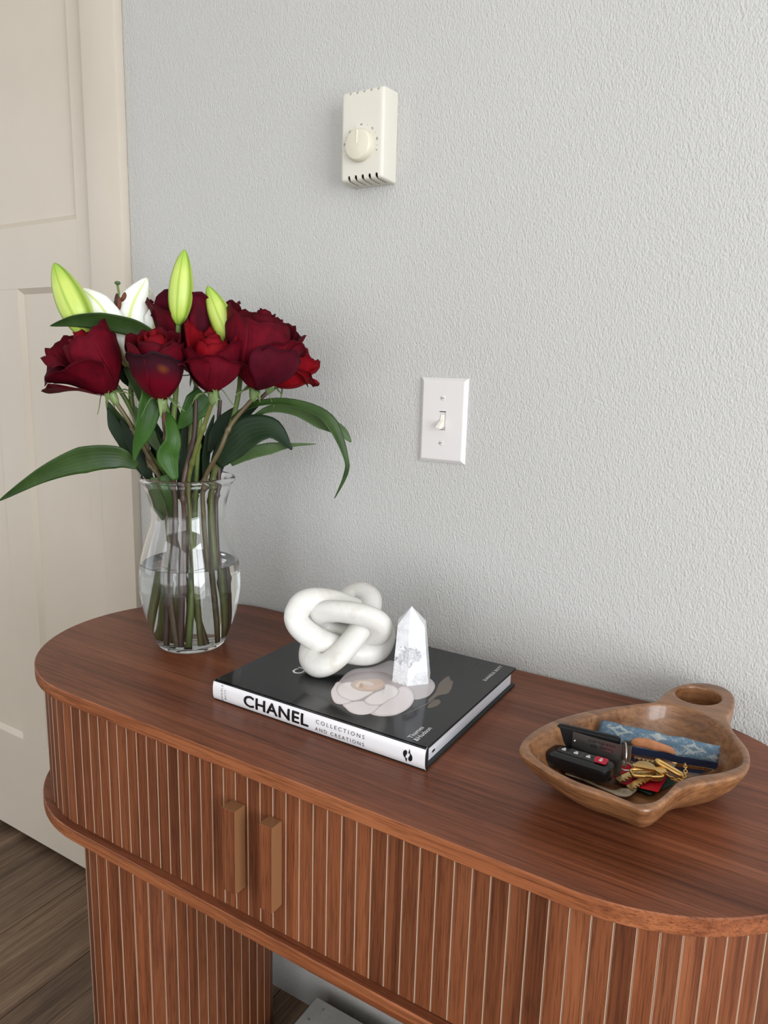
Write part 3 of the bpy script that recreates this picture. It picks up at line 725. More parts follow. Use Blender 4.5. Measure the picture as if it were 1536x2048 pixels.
# wilted outer petal: dark rim and a brown bruise
mw = Mat('rose_petal_wilted'); uv = mw.n('ShaderNodeUVMap'); sp = mw.n('ShaderNodeSeparateXYZ'); mw.l(uv.outputs[0], sp.inputs[0])
b0 = mw.ramp(sp.outputs[1], [(.0, (.10,.0012,.008,1)), (.45, (.12,.0015,.010,1)), (.72, (.04,.003,.009,1)), (1, (.014,.004,.007,1))])
di = mw.n('ShaderNodeVectorMath', operation='DISTANCE'); mw.l(uv.outputs[0], di.inputs[0]); di.inputs[1].default_value = (.73, .70, 0)
b1 = mw.ramp(di.outputs['Value'], [(.01, (1,1,1,1)), (.10, (0,0,0,1))])
mw.color(mw.mix(b1, b0, (.13, .030, .010, 1))); mw.set(Roughness=.6); mw.b.inputs['Specular IOR Level'].default_value = .1; M_PETW = mw.m
def leaf_mat(name, c0, c1, vein=(.16, .24, .08, 1), back=None, rough=.38):
    m = Mat(name); uv = m.n('ShaderNodeUVMap'); mp = m.n('ShaderNodeMapping'); m.l(uv.outputs[0], mp.inputs[0])
    sp = m.n('ShaderNodeSeparateXYZ'); m.l(mp.outputs[0], sp.inputs[0])
    mu = m.n('ShaderNodeMath', operation='MULTIPLY'); m.l(sp.outputs[0], mu.inputs[0]); mu.inputs[1].default_value = 7.0
    pp = m.n('ShaderNodeMath', operation='PINGPONG'); m.l(mu.outputs[0], pp.inputs[0]); pp.inputs[1].default_value = .5
    vn_ = m.ramp(pp.outputs[0], [(0, (1,1,1,1)), (.07, (0,0,0,1))])
    base = m.ramp(m.noise(m.coord((1,1,1)), 30, 4), [(.3, c0), (.7, c1)])
    f = m.n('ShaderNodeMath', operation='MULTIPLY'); m.l(vn_, f.inputs[0]); f.inputs[1].default_value = .45
    col = m.mix(f.outputs[0], base, vein)
    m.color(col); m.set(Roughness=rough); m.b.inputs['Specular IOR Level'].default_value = .2; m.bump(pp.outputs[0], .25, .0006); return m.m
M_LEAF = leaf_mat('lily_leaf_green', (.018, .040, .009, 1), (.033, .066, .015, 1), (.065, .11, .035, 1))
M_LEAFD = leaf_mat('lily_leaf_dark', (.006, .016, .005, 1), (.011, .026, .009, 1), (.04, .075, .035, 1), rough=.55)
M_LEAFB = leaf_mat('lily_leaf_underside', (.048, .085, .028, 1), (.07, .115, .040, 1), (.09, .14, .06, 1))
M_LEAFG = leaf_mat('lily_leaf_fresh', (.020, .062, .008, 1), (.036, .098, .012, 1), (.08, .16, .035, 1))
def stem_mat(name, c0, c1):
    m = Mat(name); m.color(m.ramp(m.noise(m.coord((1,1,.3)), 40, 4), [(.3, c0), (.7, c1)])); m.set(Roughness=.45); return m.m
M_STG = stem_mat('green_stem', (.07, .12, .018, 1), (.13, .19, .035, 1))
M_STB = stem_mat('brownish_stem', (.075, .045, .022, 1), (.12, .10, .035, 1))
M_STD = stem_mat('dark_stem', (.045, .022, .020, 1), (.085, .045, .03, 1))
M_STO = stem_mat('olive_stem', (.075, .085, .018, 1), (.13, .14, .03, 1))
M_LILY = Mat('white_lily_tepal'); uv = M_LILY.n('ShaderNodeUVMap'); sp = M_LILY.n('ShaderNodeSeparateXYZ'); M_LILY.l(uv.outputs[0], sp.inputs[0])
ab = M_LILY.n('ShaderNodeMath', operation='SUBTRACT'); M_LILY.l(sp.outputs[0], ab.inputs[0]); ab.inputs[1].default_value = .5
ab2 = M_LILY.n('ShaderNodeMath', operation='ABSOLUTE'); M_LILY.l(ab.outputs[0], ab2.inputs[0])
rb = M_LILY.ramp(ab2.outputs[0], [(.015, (.56, .62, .24, 1)), (.055, (.76, .75, .55, 1)), (.12, (.86, .83, .76, 1))])
gb = M_LILY.ramp(sp.outputs[1], [(0, (.42, .50, .16, 1)), (.22, (.80, .82, .55, 1)), (.45, (1, 1, 1, 1))])
M_LILY.color(M_LILY.mix(1, rb, gb, 'MULTIPLY')); M_LILY.set(Roughness=.5, Subsurface_Weight=.2); M_LILY.b.inputs['Subsurface Scale'].default_value = .004; M_LILY = M_LILY.m
mb = Mat('lily_bud_green'); uv = mb.n('ShaderNodeUVMap'); sp = mb.n('ShaderNodeSeparateXYZ'); mb.l(uv.outputs[0], sp.inputs[0])
mu = mb.n('ShaderNodeMath', operation='MULTIPLY'); mb.l(sp.outputs[0], mu.inputs[0]); mu.inputs[1].default_value = 3.0
pp = mb.n('ShaderNodeMath', operation='PINGPONG'); mb.l(mu.outputs[0], pp.inputs[0]); pp.inputs[1].default_value = .5
rb = mb.ramp(pp.outputs[0], [(0, (.20, .32, .03, 1)), (.06, (.30, .42, .05, 1)), (.16, (.48, .58, .12, 1)), (.42, (.50, .60, .13, 1)), (.5, (.30, .42, .05, 1))])
gb = mb.ramp(sp.outputs[1], [(0, (.55, .75, .4, 1)), (.15, (.9, .95, .8, 1)), (.7, (1, 1, 1, 1)), (1, (.55, .75, .35, 1))])
mpb = mb.n('ShaderNodeMapping'); mb.l(uv.outputs[0], mpb.inputs[0]); mpb.inputs['Scale'].default_value = (60, 1.5, 1)
st = mb.noise(mpb.outputs[0], 1, 3)
cb = mb.mix(1, rb, gb, 'MULTIPLY'); mb.color(mb.mix(.3, cb, mb.ramp(st, [(.3, (.7,.75,.6,1)), (.6, (1.1,1.1,1.1,1))]), 'MULTIPLY')); mb.set(Roughness=.4, Subsurface_Weight=.1); mb.b.inputs['Subsurface Scale'].default_value = .003; M_BUD = mb.m
M_ANTH = plain('brown_anther', (.13, .035, .012, 1), .8); M_ANTHD = plain('dark_anther', (.03, .012, .008, 1), .7)
M_SEP = stem_mat('sepal_green', (.10, .16, .05, 1), (.20, .27, .10, 1))

def uvgrid(bm, rows, uvs):
    lay = bm.loops.layers.uv.new('UVMap')
    m = {}
    for r, ur in zip(rows, uvs):
        for v, u in zip(r, ur): m[v] = u
    for f in bm.faces:
        for l in f.loops: l[lay].uv = m.get(l.vert, (0, 0))
def sheet(name, grid, uvs, mat, parent, thick=.0004):
    bm = BM(); rows = [[bm.verts.new(p) for p in r] for r in grid]
    for a, b in zip(rows, rows[1:]):
        for i in range(len(a)-1):
            try: bm.faces.new((a[i], a[i+1], b[i+1], b[i]))
            except ValueError: pass
    uvgrid(bm, rows, uvs)
    o = obj(name, bm, mat, None, smooth=True)
    md = o.modifiers.new('thickness', 'SOLIDIFY'); md.thickness = thick; md.offset = 0
    if parent: mk_parent(o, parent)
    return o
def petal(root, base, a, e1, e2, phi, w, R, H, curl=0.0, lean=0.0, mat=None, seed=0, v0=0.0, cstart=.6, droop=.9, asym=0.0, rip=1.0):
    grid = []; uvs = []; nu, nv = 20, 18; phi = math.radians(phi); w = math.radians(w); R *= .86; H *= 1.13; curl *= .62; rip *= .8
    for j in range(nv+1):
        v = j/nv; row = []; ur = []
        for i in range(nu+1):
            u = i/nu*2-1
            wid = w*(.42+.58*math.sin(PI*min(v, .72)/1.44))
            ang = phi+u*wid
            top = 1-.20*abs(u)**3+.035*rip*math.sin(u*7+seed*1.7)*v+.02*rip*math.sin(u*15+seed)*v+asym*u*.15
            z = H*top*v
            r = R*math.sin(min(1, v*1.25)*PI/2)**.75
            t = max(0, (v-cstart)/(1-cstart)); cc_ = curl*(1+.25*math.sin(u*3+seed))
            r += cc_*t*t+lean*v; z -= abs(cc_)*droop*t**2.6
            r *= 1+.055*u
            r += .0007*rip*math.sin(u*9+seed*2)*v*v+.0005*mnoise.noise(V(u*2, v*3, seed))
            row.append(base+a*z+(e1*math.cos(ang)+e2*math.sin(ang))*max(r, .0004)); ur.append(((u+1)/2, v))
        grid.append(row); uvs.append(ur)
    return sheet('petal', grid, uvs, mat, root)
def stem(root, pts, radii, mat, nodes=(), name='stem', n=10):
    P = catmull(pts, 12*(len(pts)-1)); m = len(P); rr = []
    for i in range(m):
        r = interp(radii, i/(m-1))
        for q in nodes:
            d = abs(i/(m-1)-q); 
            if d < .02: r *= 1+.60*(1-d/.02)
        rr.append(r)
    bm = BM(); tube(bm, P, rr, n); o = obj(name, bm, mat, None, smooth=True, sharp=60); mk_parent(o, root); return o
def vaxis(s, t, h): return V(VX, VY, ZT+h)+RH*s-NH*t      # s to the right, t towards the camera, h above the table
def stem_in_vase(root, head, mids, rim, bot, radii, mat, nodes=()):
    """head point, list of way points, then rim / neck / belly / foot of the vase"""
    k = Vector(rim); b = Vector(bot)
    q = V(*(rim[0]*.78+bot[0]*.10, rim[1]*.78+bot[1]*.10, 0))
    pts = [head]+mids+[vaxis(rim[0], rim[1], .236), vaxis(q.x, q.y, .186), vaxis(q.x*.5+bot[0]*.5, q.y*.5+bot[1]*.5, .095), vaxis(bot[0], bot[1], bot[2] if len(bot) > 2 else .008)]
    return stem(root, pts, radii, mat, nodes)
def leaf(root, pts, widths, mat, tilt=0.0, cup=.12, name='leaf', d0=None, fold=0.0, n=26, across=8, wave=0.0):
    """pts: (px, py, d) centre line; widths in photo pixels; tilt turns the blade about its line (degrees)"""
    C = catmull([vp(*p) for p in pts], n); W = [x/1480.0 for x in widths]; tl = math.radians(tilt) if not isinstance(tilt, (list, tuple)) else None
    grid = []; uvs = []
    for i, c in enumerate(C):
        t = i/n; T = (C[min(i+1, n)]-C[max(i-1, 0)]).normalized(); view = (CAM-c).normalized()
        side = T.cross(view).normalized(); front_ = side.cross(T).normalized()
        a = math.radians(interp(tilt, t)) if tl is None else tl
        sd = side*math.cos(a)+front_*math.sin(a); nn = sd.cross(T).normalized()
        w_ = max(interp(W, t), .0001)/2
        row = []; ur = []
        for k in range(across+1):
            u = k/across*2-1
            row.append(c+sd*(w_*u)+nn*(cup*w_*(u*u-.4)+fold*w_*abs(u)+wave*w_*u*math.sin(t*9))); ur.append(((u+1)/2, t))
        grid.append(row); uvs.append(ur)
    return sheet(name, grid, uvs, mat, root, .0005)
def bud(root, tip, base, wmax, mat=M_BUD, name='bud'):
    T, B = vp(*tip), vp(*base); ax = T-B; L = ax.length; a = ax.normalized(); e = a.orthogonal().normalized(); e = (NH-a*NH.dot(a)).normalized(); f = a.cross(e)
    bm = BM(); nv, nn = 34, 30; R = wmax/1480/2; rows = []; uvs = []
    for j in range(nv+1):
        v = j/nv
        s = (math.sin(PI*min(1, max(0, v))**.82))**.62 if v < .999 else 0.02
        s = max(s, .22 if v < .1 else .05)
        r0 = R*s; row = []; ur = []
        for k in range(nn):
            t = 2*PI*k/nn; rr = r0*(1+.055*abs(math.cos(1.5*t))-.04+.015*math.cos(6*t)); row.append(bm.verts.new(B+a*(L*v)+(e*math.cos(t)+f*math.sin(t))*rr)); ur.append((k/nn, v))
        rows.append(row); uvs.append(ur)
    for p, q in zip(rows, rows[1:]):
        for k in range(nn): bm.faces.new((p[k], p[(k+1)%nn], q[(k+1)%nn], q[k]))
    bm.faces.new(list(reversed(rows[0]))); bm.faces.new(rows[-1]); uvgrid(bm, rows, uvs)
    o = obj(name, bm, mat, None, smooth=True); mk_parent(o, root); return o
def frame_at(base, ax_img, toward):
    """rose axis from its photo direction (right, up) and its lean towards the camera"""
    a = (CR*ax_img[0]+CU*ax_img[1]-CF*toward).normalized(); e1 = (-CF-a*(-CF).dot(a)).normalized(); return a, e1, a.cross(e1)
def sepals(root, base, a, e1, e2, n=5, L=.030, ph=20, down=.6):
    for k in range(n):
        t = math.radians(ph+k*360/n); d = e1*math.cos(t)+e2*math.sin(t); grid = []; uvs = []
        for j in range(9):
            v = j/8; c = base+d*(.006+L*.75*v)+a*(.004-L*down*v*v+.003*math.sin(v*5+k)); s = a.cross(d); w_ = .0042*(1-v)**.8*(1 if v > .05 else .7)
            grid.append([c+s*w_*u+a*(.001*abs(u)) for u in (-1, -.5, 0, .5, 1)]); uvs.append([(u, v) for u in (0, .25, .5, .75, 1)])
        sheet('sepal', grid, uvs, M_SEP, root)
    bm = BM(); rows = loft(bm, [[base+a*z+(e1*math.cos(2*PI*k/14)+e2*math.sin(2*PI*k/14))*r for k in range(14)] for r, z in ((.0028, -.014), (.0050, -.008), (.0060, -.002), (.0066, .003))])
    o = obj('rose_hip', bm, M_SEP, None, smooth=True); mk_parent(o, root)
G_ROSE = 'red roses in the glass vase'; G_LILY = 'lily stems in the glass vase'
def rose(label, base, ax, toward, S, mats, outer_, rim, bot, mids=(), smat=M_STB, nodes=(.22, .38, .62, .85), sep=True, inner=True, rs=.0030, R0=1.0, H0=1.0):
    B = vp(*base); a, e1, e2 = frame_at(B, ax, toward)
    root = empty('rose', B); tag(root, label, 'rose', G_ROSE)
    m1, m2 = mats
    seed = base[0]*.013
    # heart: tight spiral of small petals
    if inner:
        for k, (ph, w_, R_, H_) in enumerate(((0, 150, .0045, .062), (130, 120, .0075, .061), (250, 110, .0105, .060), (15, 88, .0140, .060), (125, 84, .0165, .059), (235, 80, .0190, .0585), (330, 72, .0225, .0575), (70, 70, .0245, .057), (165, 68, .0262, .056), (265, 66, .0278, .055))):
            petal(root, B, a, e1, e2, ph+seed*90, w_, R_*S*R0, H_*S*(.93-.006*k)*H0, (-.0028 if k > 2 else 0)*S, 0, m2 if k < 6 else m1, seed+k, cstart=.68, droop=.3, rip=.25)
    for k, q in enumerate(outer_):
        d = dict(w=58, R=.032, H=.056, curl=.006, mat=m1); d.update(q); ph = d.pop('ph')
        for kk in ('R', 'H', 'curl'): d[kk] *= S
        petal(root, B, a, e1, e2, ph, d.pop('w'), d.pop('R'), d.pop('H'), seed=seed+20+k, **d)
    if sep: sepals(root, B, a, e1, e2, ph=seed*70)
    stem_in_vase(root, B-a*.010, [vp(*m) for m in mids], rim, bot, [rs*.95, rs, rs*1.1, rs*1.25], smat, nodes)
    return root
rose('dark red rose leaning out furthest left with a drooping lower petal', (224, 790, .035), (-.42, .92), .30, 1.36, (M_PET, M_PETB),
     [dict(ph=200, R=.030, H=.060, curl=.008), dict(ph=-130, R=.031, H=.062, curl=.010), dict(ph=-88, R=.030, H=.059, curl=.018, w=46), dict(ph=34, R=.031, H=.054, curl=.005, w=56), dict(ph=88, R=.033, H=.060, curl=.004, w=56),
      dict(ph=-30, R=.030, H=.036, curl=.030, w=54, cstart=.42, droop=.15), dict(ph=-68, R=.031, H=.029, curl=.044, w=46, cstart=.28, droop=.10), dict(ph=-100, R=.031, H=.052, curl=.026, w=30, mat=M_PETD)],
     (-.036, .006), (.022, .016, .008), [(262, 850, .03), (290, 900, .02)], M_STB)
rose('round red rose with a bruised dark outer petal, second from the left', (325, 803, .060), (0, .92), .44, 1.20, (M_PET, M_PETB),
     [dict(ph=120, R=.030, H=.063, curl=.003), dict(ph=-120, R=.030, H=.063, curl=.003), dict(ph=180, R=.031, H=.064, curl=.003), dict(ph=62, R=.0315, H=.058, curl=.003, w=62), dict(ph=-62, R=.031, H=.060, curl=.002),
      dict(ph=-6, R=.0335, H=.0530, curl=.0035, w=72, mat=M_PETW, cstart=.8)],
     (-.012, .026), (-.024, .018, .008), [(331, 870, .045)], M_STD, H0=1.16)
rose('bright red half-open rose at the centre front of the bouquet', (425, 788, .060), (.06, .98), .22, 1.18, (M_PETB, M_PETB),
     [dict(ph=170, R=.030, H=.064, curl=.002, w=62), dict(ph=120, R=.031, H=.060, curl=.003), dict(ph=-95, R=.031, H=.067, curl=.003, w=52), dict(ph=80, R=.033, H=.055, curl=.008, mat=M_PET),
      dict(ph=-40, R=.033, H=.046, curl=.012, w=48, mat=M_PET), dict(ph=18, R=.034, H=.041, curl=.013, w=62, mat=M_PET, cstart=.7), dict(ph=-85, R=.033, H=.042, curl=.016, w=40, mat=M_PETD)],
     (.006, .020), (.016, .020, .008), [(412, 840, .05), (392, 900, .035)], M_STO, nodes=(.22, .4), R0=.82)
rose('dark red ruffled rose at the back, behind the tall central bud', (392, 752, -.012), (-.02, .97), .12, 1.65, (M_PET, M_PET),
     [dict(ph=p_, R=.037, H=.059-(i%2)*.004, curl=.010, w=50, mat=M_PETD if i % 3 == 0 else M_PET) for i, p_ in enumerate((0, 60, 120, 180, 240, 300))],
     (.004, -.020), (-.010, -.022, .008), [(380, 860, -.012)], M_STD)
rose('wide open red rose right of centre with a broad shadowed petal', (508, 782, .030), (.16, .95), .16, 1.62, (M_PET, M_PET),
     [dict(ph=170, R=.031, H=.056, curl=.005), dict(ph=-130, R=.031, H=.057, curl=.004), dict(ph=120, R=.033, H=.050, curl=.010), dict(ph=-70, R=.032, H=.056, curl=.003, w=62), dict(ph=70, R=.034, H=.042, curl=.010, w=55),
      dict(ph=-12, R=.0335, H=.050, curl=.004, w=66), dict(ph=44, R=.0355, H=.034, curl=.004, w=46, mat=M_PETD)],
     (.026, .016), (.034, .010, .008), [(462, 850, .03), (440, 900, .03)], M_STB, nodes=(.2, .5))
rose('small bright red rose peeking out at the far right of the bouquet', (545, 772, -.030), (.62, .72), .10, 1.10, (M_PETB, M_PETB),
     [dict(ph=p_, R=.030, H=.056, curl=.006, w=54) for p_ in (-120, -60, 60, 130)]+[dict(ph=10, R=.034, H=.042, curl=.016, w=55), dict(ph=70, R=.034, H=.046, curl=.018, w=45)],
     (.030, -.014), (.026, -.026, .008), [(470, 850, -.02), (440, 905, -.02)], M_STD)

# --- lily stem with the open white flower and its first bud
L1 = empty('lily', vp(265, 745, .0)); tag(L1, 'white lily in bloom with a tall green bud left of it', 'lily', G_LILY)
def tepal(root, pts, widths, cup=.45, tilt=0, fold=0): return leaf(root, pts, [w_*1.3 for w_ in widths], M_LILY, tilt, -cup*.8, 'tepal', fold=fold, n=24, across=10)
tepal(L1, [(266, 742, .0), (250, 700, -.012), (228, 650, -.022), (205, 612, -.026), (180, 598, -.02)], [8, 34, 46, 34, 4], .3)
tepal(L1, [(268, 742, .0), (278, 690, -.015), (286, 640, -.025), (292, 600, -.03), (301, 578, -.03)], [8, 30, 40, 30, 4], .3)
tepal(L1, [(266, 742, .0), (246, 695, .018), (222, 645, .026), (196, 605, .024), (163, 577, .012)], [9, 36, 42, 32, 3], .35)
tepal(L1, [(268, 742, .0), (262, 700, .014), (258, 650, .012), (268, 605, .006), (294, 556, -.004)], [9, 36, 56, 50, 3], .45, 8)
tepal(L1, [(267, 742, .0), (262, 710, .024), (254, 676, .030), (240, 650, .030), (225, 635, .026)], [9, 36, 44, 34, 6], .45)
bm = BM(); tube(bm, catmull([vp(262, 700, .0), vp(248, 630, .006), vp(240, 600, .006), vp(235, 570, .004)], 16), [.0014, .0013, .0013, .0016], 8); st_ = obj('pistil', bm, M_STG, None, True); mk_parent(st_, L1)
bm = BM(); bmesh.ops.create_uvsphere(bm, u_segments=14, v_segments=8, radius=.0040, matrix=Matrix.Translation(vp(235, 566, .004)) @ Matrix.Diagonal((1, 1, .62, 1))); sg = obj('stigma', bm, M_LEAFB, None, True); mk_parent(sg, L1)
for (x, y, d, dx, dy, mt) in ((231, 604, .012, -3, 17, M_ANTHD), (237, 608, .014, -1, 15, M_ANTH), (246, 595, .008, -4, 10, M_ANTH), (243, 606, .002, 2, 12, M_ANTHD)):
    bm = BM(); tube(bm, catmull([vp(x-dx, y-dy, d), vp(x+1.5, y, d+.002), vp(x+dx, y+dy, d)], 10), [.0010, .0026, .0028, .0026, .0010], 8); o = obj('anther', bm, mt, None, True); mk_parent(o, L1)
bud(L1, (109, 526, .030), (180, 678, .030), 60)
stem(L1, [vp(180, 676, .030), vp(205, 730, .02), vp(246, 790, .01), vp(268, 830, .006)], [.0030, .0030, .0034], M_STG)
stem_in_vase(L1, vp(267, 742, 0), [vp(262, 790, .004), vp(274, 850, .005), vp(300, 910, .005)], (-.030, -.010), (-.030, -.018, .010), [.0034, .0036, .0042, .0052], M_STG, (.3,))
leaf(L1, [(300, 672, .052), (265, 655, .05), (205, 643, .05), (150, 642, .05), (100, 652, .046)], [30, 36, 36, 24, 1], M_LEAF, 25, .18)
leaf(L1, [(276, 934, .030), (235, 915, .045), (165, 920, .06), (85, 950, .07), (-4, 1003, .075)], [10, 44, 52, 30, 1], M_LEAF, 10, .14)
leaf(L1, [(205, 655, -.012), (225, 710, -.010), (262, 755, -.008), (285, 790, -.006)], [10, 34, 40, 8], M_LEAFD, 10, .2)
leaf(L1, [(250, 735, .010), (275, 765, .014), (290, 800, .016), (300, 830, .018)], [6, 34, 28, 6], M_LEAFB, 20, .25)
leaf(L1, [(302, 960, .0), (262, 900, -.006), (238, 850, -.008), (212, 800, -.006)], [14, 34, 36, 2], M_LEAF, 15, .2)
leaf(L1, [(326, 1040, .010), (322, 1020, .022), (312, 990, .026), (308, 955, .028)], [4, 22, 30, 12], M_LEAFB, 10, .1)

# --- second lily: half-open white flower and the tall centre bud
L2 = empty('lily', vp(330, 760, -.01)); tag(L2, 'lily with a tall upright green bud rising over the centre roses and half-open white tepals', 'lily', G_LILY)
bud(L2, (369, 499, .040), (357, 650, .040), 45)
stem(L2, [vp(357, 650, .040), vp(356, 700, .035), vp(352, 780, .012), vp(346, 850, .006)], [.0034, .0034, .0036], M_STG)
tepal(L2, [(304, 700, -.012), (300, 665, -.004), (288, 637, .000), (270, 609, .0)], [6, 26, 22, 1], .4)
tepal(L2, [(304, 700, -.012), (306, 665, .002), (309, 635, .006), (310, 605, .004)], [6, 28, 30, 1], .4)
tepal(L2, [(304, 700, -.014), (300, 660, -.016), (292, 635, -.016), (286, 609, -.016)], [6, 20, 18, 1], .4)
tepal(L2, [(306, 700, -.014), (316, 660, -.018), (321, 635, -.018), (321, 611, -.018)], [6, 20, 16, 1], .4)
stem(L2, [vp(304, 700, -.012), vp(318, 770, -.006), vp(346, 850, .004)], [.0032, .0034], M_STG)
stem_in_vase(L2, vp(346, 848, .004), [vp(344, 900, .004)], (-.020, .004), (-.044, .006, .016), [.0040, .0044, .0050], M_STO, (.3,))
leaf(L2, [(300, 768, .05), (300, 810, .052), (288, 860, .052), (274, 895, .05), (268, 924, .048)], [24, 44, 34, 16, 1], M_LEAFG, [20, 10, 0], .2)
leaf(L2, [(318, 815, .040), (338, 840, .048), (346, 880, .054), (336, 915, .054), (352, 960, .05)], [4, 22, 30, 44, 8], M_LEAFG, [40, 15, 0], .2)
leaf(L2, [(412, 790, .0), (395, 810, .008), (375, 835, .012), (356, 858, .012)], [44, 56, 34, 2], M_LEAFG, 10, .2)
leaf(L2, [(362, 1000, .0), (372, 950, -.004), (372, 900, -.008), (378, 840, -.01)], [20, 36, 40, 20], M_LEAFD, 10, .2)
leaf(L2, [(352, 1050, .0), (345, 1010, .018), (338, 980, .024), (330, 950, .026)], [4, 22, 32, 20], M_LEAFG, 0, .2)

# --- third lily: the leaning bud and the long leaves over the wall side
L3 = empty('lily', vp(465, 760, .0)); tag(L3, 'lily with a leaning green bud and long leaves arching towards the wall on the right', 'lily', G_LILY)
bud(L3, (415, 572, .030), (474, 704, .028), 47)
bud(L3, (547, 664, -.045), (553, 684, -.045), 10)
stem(L3, [vp(474, 702, .028), vp(480, 760, .004), vp(468, 830, .0), vp(448, 880, .002)], [.0034, .0034], M_STG)
stem_in_vase(L3, vp(448, 878, .002), [vp(438, 915, .004)], (.034, .000), (.044, .008, .014), [.0038, .0042, .0052], M_STO, (.4,))
leaf(L3, [(474, 702, .030), (466, 680, .038), (470, 655, .04), (474, 642, .038)], [4, 14, 9, 1], M_LEAF, 20, .2)
leaf(L3, [(462, 838, .012), (500, 812, .022), (560, 803, .028), (625, 818, .03), (664, 848, .03), (692, 915, .028), (691, 950, .026), (669, 997, .024)], [6, 14, 17, 22, 26, 10, 9, 1], M_LEAF, [50, 40, 30, 20, 10], .25)
leaf(L3, [(500, 838, .002), (540, 818, .008), (590, 822, .012), (640, 842, .014), (682, 862, .014), (702, 884, .012)], [3, 16, 20, 32, 22, 3], M_LEAFB, [30, 20, 10], .2)
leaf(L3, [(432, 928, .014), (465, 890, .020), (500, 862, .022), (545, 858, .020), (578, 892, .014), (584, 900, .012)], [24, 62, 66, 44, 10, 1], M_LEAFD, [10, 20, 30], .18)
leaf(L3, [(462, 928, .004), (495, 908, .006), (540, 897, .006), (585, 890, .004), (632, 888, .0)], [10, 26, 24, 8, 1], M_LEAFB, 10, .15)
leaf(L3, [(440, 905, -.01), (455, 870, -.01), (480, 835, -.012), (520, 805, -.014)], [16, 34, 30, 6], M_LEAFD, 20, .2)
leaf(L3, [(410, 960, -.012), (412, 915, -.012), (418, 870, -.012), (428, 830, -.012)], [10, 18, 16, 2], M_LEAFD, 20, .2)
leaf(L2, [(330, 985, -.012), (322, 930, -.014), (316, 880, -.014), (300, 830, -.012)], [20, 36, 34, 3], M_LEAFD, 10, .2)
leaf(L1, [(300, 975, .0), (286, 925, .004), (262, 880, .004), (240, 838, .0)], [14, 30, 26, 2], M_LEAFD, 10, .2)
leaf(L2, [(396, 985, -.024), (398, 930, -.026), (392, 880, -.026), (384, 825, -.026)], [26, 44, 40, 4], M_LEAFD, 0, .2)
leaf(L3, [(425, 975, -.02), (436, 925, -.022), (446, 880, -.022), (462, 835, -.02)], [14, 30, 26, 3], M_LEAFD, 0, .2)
leaf(L2, [(345, 960, -.002), (330, 920, .0), (318, 890, .0), (308, 862, .0)], [14, 26, 22, 3], M_LEAF, 10, .2)
leaf(L2, [(318, 900, .012), (300, 870, .012), (282, 838, .010), (268, 812, .008)], [10, 26, 22, 2], M_LEAFB, 10, .2)
leaf(L3, [(418, 905, -.008), (430, 870, -.008), (448, 840, -.008), (470, 815, -.008)], [8, 26, 24, 3], M_LEAFD, 10, .2)
leaf(L2, [(352, 930, -.016), (352, 880, -.018), (350, 840, -.018), (346, 800, -.018)], [20, 34, 30, 6], M_LEAF, 0, .2)
leaf(L1, [(272, 905, .004), (248, 880, .002), (228, 850, .0), (216, 815, .0)], [8, 28, 24, 2], M_LEAFD, 10, .2)
# --- two cut side stems that only show between the others
for i, (hd, rim, bot, mt, lb) in enumerate((((392, 800, .012), (.002, .030), (-.006, .026, .008), M_STD, 'dark thorny bare stem at the centre front of the vase rim'), ((300, 850, .010), (-.034, .010), (-.010, .026, .008), M_STB, 'brown bare stem leaning on the left rim of the vase'), ((402, 800, .0), (.010, -.006), (.004, .030, .008), M_STG, 'bright green bare stem in the middle of the vase'), ((440, 800, -.02), (.040, -.010), (.042, -.006, .012), M_STD, 'dark bare stem leaning on the right rim of the vase'), ((383, 830, -.01), (-.004, -.030), (-.022, -.008, .008), M_STO, 'olive stem at the back left of the vase'))):
    rt = empty('cut_stem', vp(*hd)); tag(rt, lb, 'stem', 'bare stems in the glass vase')
    stem_in_vase(rt, vp(*hd), [vp(hd[0]-4, hd[1]+70, hd[2])], rim, bot, [.0028, .0032, .0040], mt, (.25, .5, .8))

# ------------------------------------------------------------------ carved wooden bowl with a cup-holed handle
M_BWL = Mat('carved_acacia'); bc = M_BWL.coord((1, 1, 2.2)); 
g1 = M_BWL.noise(M_BWL.coord((9, 26, 40)), 1.0, 5, .6, 2.2); g2 = M_BWL.noise(M_BWL.coord((22, 210, 300)), 1, 5, .65, .9)
M_BWL.color(M_BWL.mix(.6, M_BWL.ramp(g1, [(.28, (.12, .047, .018, 1)), (.5, (.225, .098, .038, 1)), (.72, (.31, .150, .064, 1))]), M_BWL.ramp(g2, [(.36, (.45,.40,.38,1)), (.56, (1.05,1.05,1.05,1))]), 'MULTIPLY'))
M_BWL.set(Roughness=.36); M_BWL.b.inputs['Coat Weight'].default_value = .2; M_BWL.bump(g2, .08, .0006)
ZR = ZT+.0465
def zc(px, n, z=ZR): return catmull([at_z(x, y, z) for x, y in px], n, True)
OUT = [(1037,1491),(1053.6,1469),(1087,1447.5),(1131,1430.7),(1188,1417),(1255,1408),(1309,1403),(1365,1405),(1412,1420),(1450,1442),(1480,1474),(1500,1501),(1501,1531),(1483.5,1549),(1440,1560),(1389.5,1568),(1359,1579),(1336,1599),(1312,1615),(1285,1619),(1262,1609),(1208,1588.6),(1154,1572),(1104,1548),(1063.7,1522),(1041,1506)]
CAV = [(1057,1486),(1077,1472),(1117,1455),(1160,1440),(1210,1426),(1262,1414),(1309,1408),(1359,1411),(1403,1428),(1446,1453),(1467,1476),(1486,1508),(1482,1529),(1440,1544),(1389.5,1551),(1356,1563),(1332,1586),(1309,1602),(1275,1607),(1255,1600),(1208,1581),(1154,1562),(1104,1537),(1074,1516),(1059,1499)]
